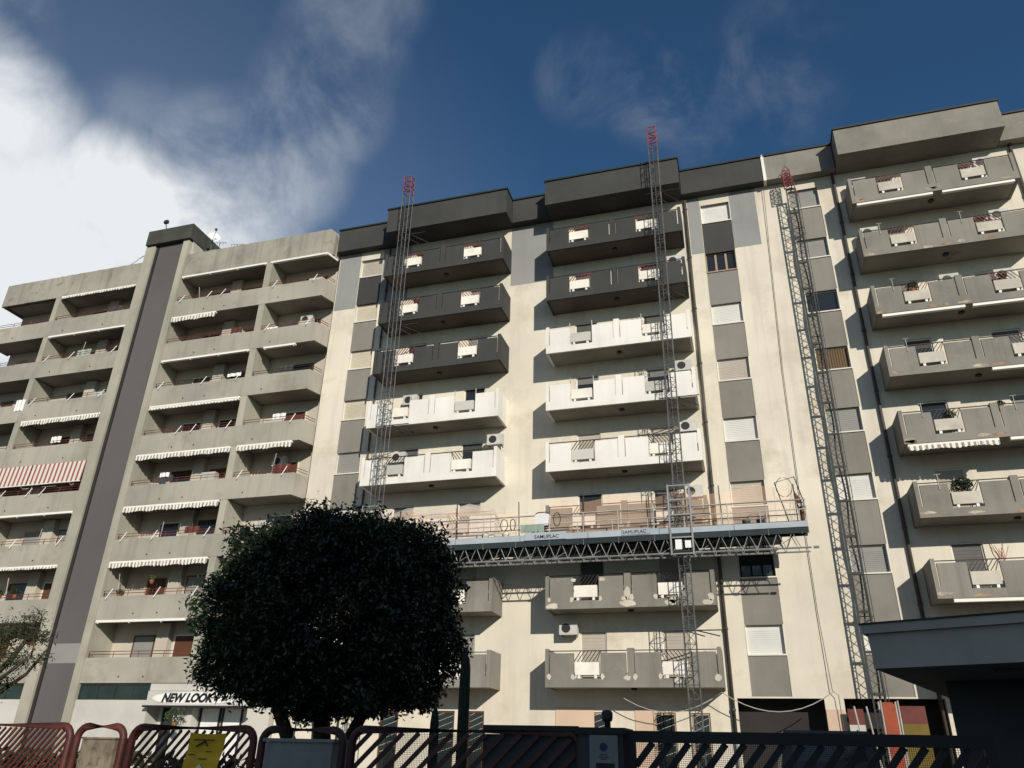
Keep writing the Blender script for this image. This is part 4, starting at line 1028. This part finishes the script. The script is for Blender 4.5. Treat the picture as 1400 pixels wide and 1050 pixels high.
# black gate
gt=thing('sliding_gate','black metal gate with diagonal flat bars and wire mesh','gate',(.1,YF,0))
MB().box(-.93,1.4,YF-.03,YF+.03,1.70,1.775).box(-.93,-.87,YF-.03,YF+.03,.1,1.70).box(1.34,1.4,YF-.03,YF+.03,.1,1.70).box(-.87,1.34,YF-.03,YF+.03,.1,.2).build('gate_frame','gate_black',gt)
mb=MB(); slats(mb,-.87,1.34,.2,1.70,.125,.045,50,.012,YF); mb.build('bars','gate_black',gt)
wiremesh(-.87,1.34,1.3,1.70,YF+.04,parent=gt)
vn=thing('parked_van','dark van parked behind the black gate','van',(1.2,17,0))
mb=MB().hexa([(.2,16,.4),(2.0,16,.4),(2.0,20.5,.4),(.2,20.5,.4)],[(.25,16,1.35),(1.95,16,1.35),(1.95,20.5,1.35),(.25,20.5,1.35)]); mb.hexa([(.25,16.0,1.351),(1.95,16.0,1.351),(1.95,20.5,1.351),(.25,20.5,1.351)],[(.38,16.15,2.12),(1.82,16.15,2.12),(1.82,20.3,2.12),(.38,20.3,2.12)])
b=mb.build('body','van_paint',vn); MB().hexa([(.45,16.03,1.45),(1.75,16.03,1.45),(1.75,16.06,1.45),(.45,16.06,1.45)],[(.52,16.10,1.98),(1.68,16.10,1.98),(1.68,16.15,1.98),(.52,16.15,1.98)]).build('rear_window','dark_glass',b)
for x in (.3,1.9):
    for y in (16.8,19.7): MB().tube([(x-.1,y,.33),(x+.1,y,.33)],.33,16).build('wheel','fan_dark',vn)
# hedge behind the left part of the fence
h=thing('clipped_hedge','dark hedge seen through the slats of the left fence panels','hedge',(-7,8,0))
g=np.random.default_rng(12); n=9000
pts=np.stack([g.uniform(-11,-5.6,n),g.uniform(7.8,8.8,n),g.uniform(.1,1.5,n)+.04*np.sin(g.uniform(0,60,n))],1)
leaf_cloud('foliage',pts,.06,'leaf_olive',h,3,.5); MB().box(-10.8,-5.8,8.2,8.4,0,1.3).build('stems','bark',h)

# ------------------------------------------------------------ gatehouse canopy (right)
G=thing('gatehouse','dark concrete gatehouse with overhanging flat roof at the right','gatehouse',(4,12,0))
O=Vector((1.26,9.69,0)); ux=Vector((.914,-.405,0)); uy=Vector((.405,.914,0)).lerp(Vector((.286,.958,0)),.6).normalized(); Z=Vector((0,0,1))
MB().obox(O+Z*2.54,ux*7,uy*4.9,Z*.365).build('roof_slab','canopy',G)
MB().obox(O+Z*2.906-ux*.06-uy*.05,ux*7.1,uy*5.0,Z*.095).build('roof_edge','canopy',G)
MB().obox(O+Z*3.002-ux*.075-uy*.065,ux*7.15,uy*.12,Z*.018).build('flashing','galv_dark',G)
MB().tube([O+Z*2.50+ux*1.1+uy*.35,O+Z*2.50+ux*6+uy*.35],.025,6).build('conduit','pipe',G)
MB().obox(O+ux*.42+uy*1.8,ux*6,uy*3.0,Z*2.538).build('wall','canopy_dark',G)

# ------------------------------------------------------------ unseen block behind the viewer, added to shade the foreground
shade_block=thing('apartment_building','plain unseen block added behind the viewpoint to shade the foreground','building',(20,-14,0))
bx(7.9,40,-13,-8,0,16.3).build('wall','panel',shade_block); bx(7.8,40.2,-13.2,-7.8,16.302,16.5).build('coping','coping',shade_block)
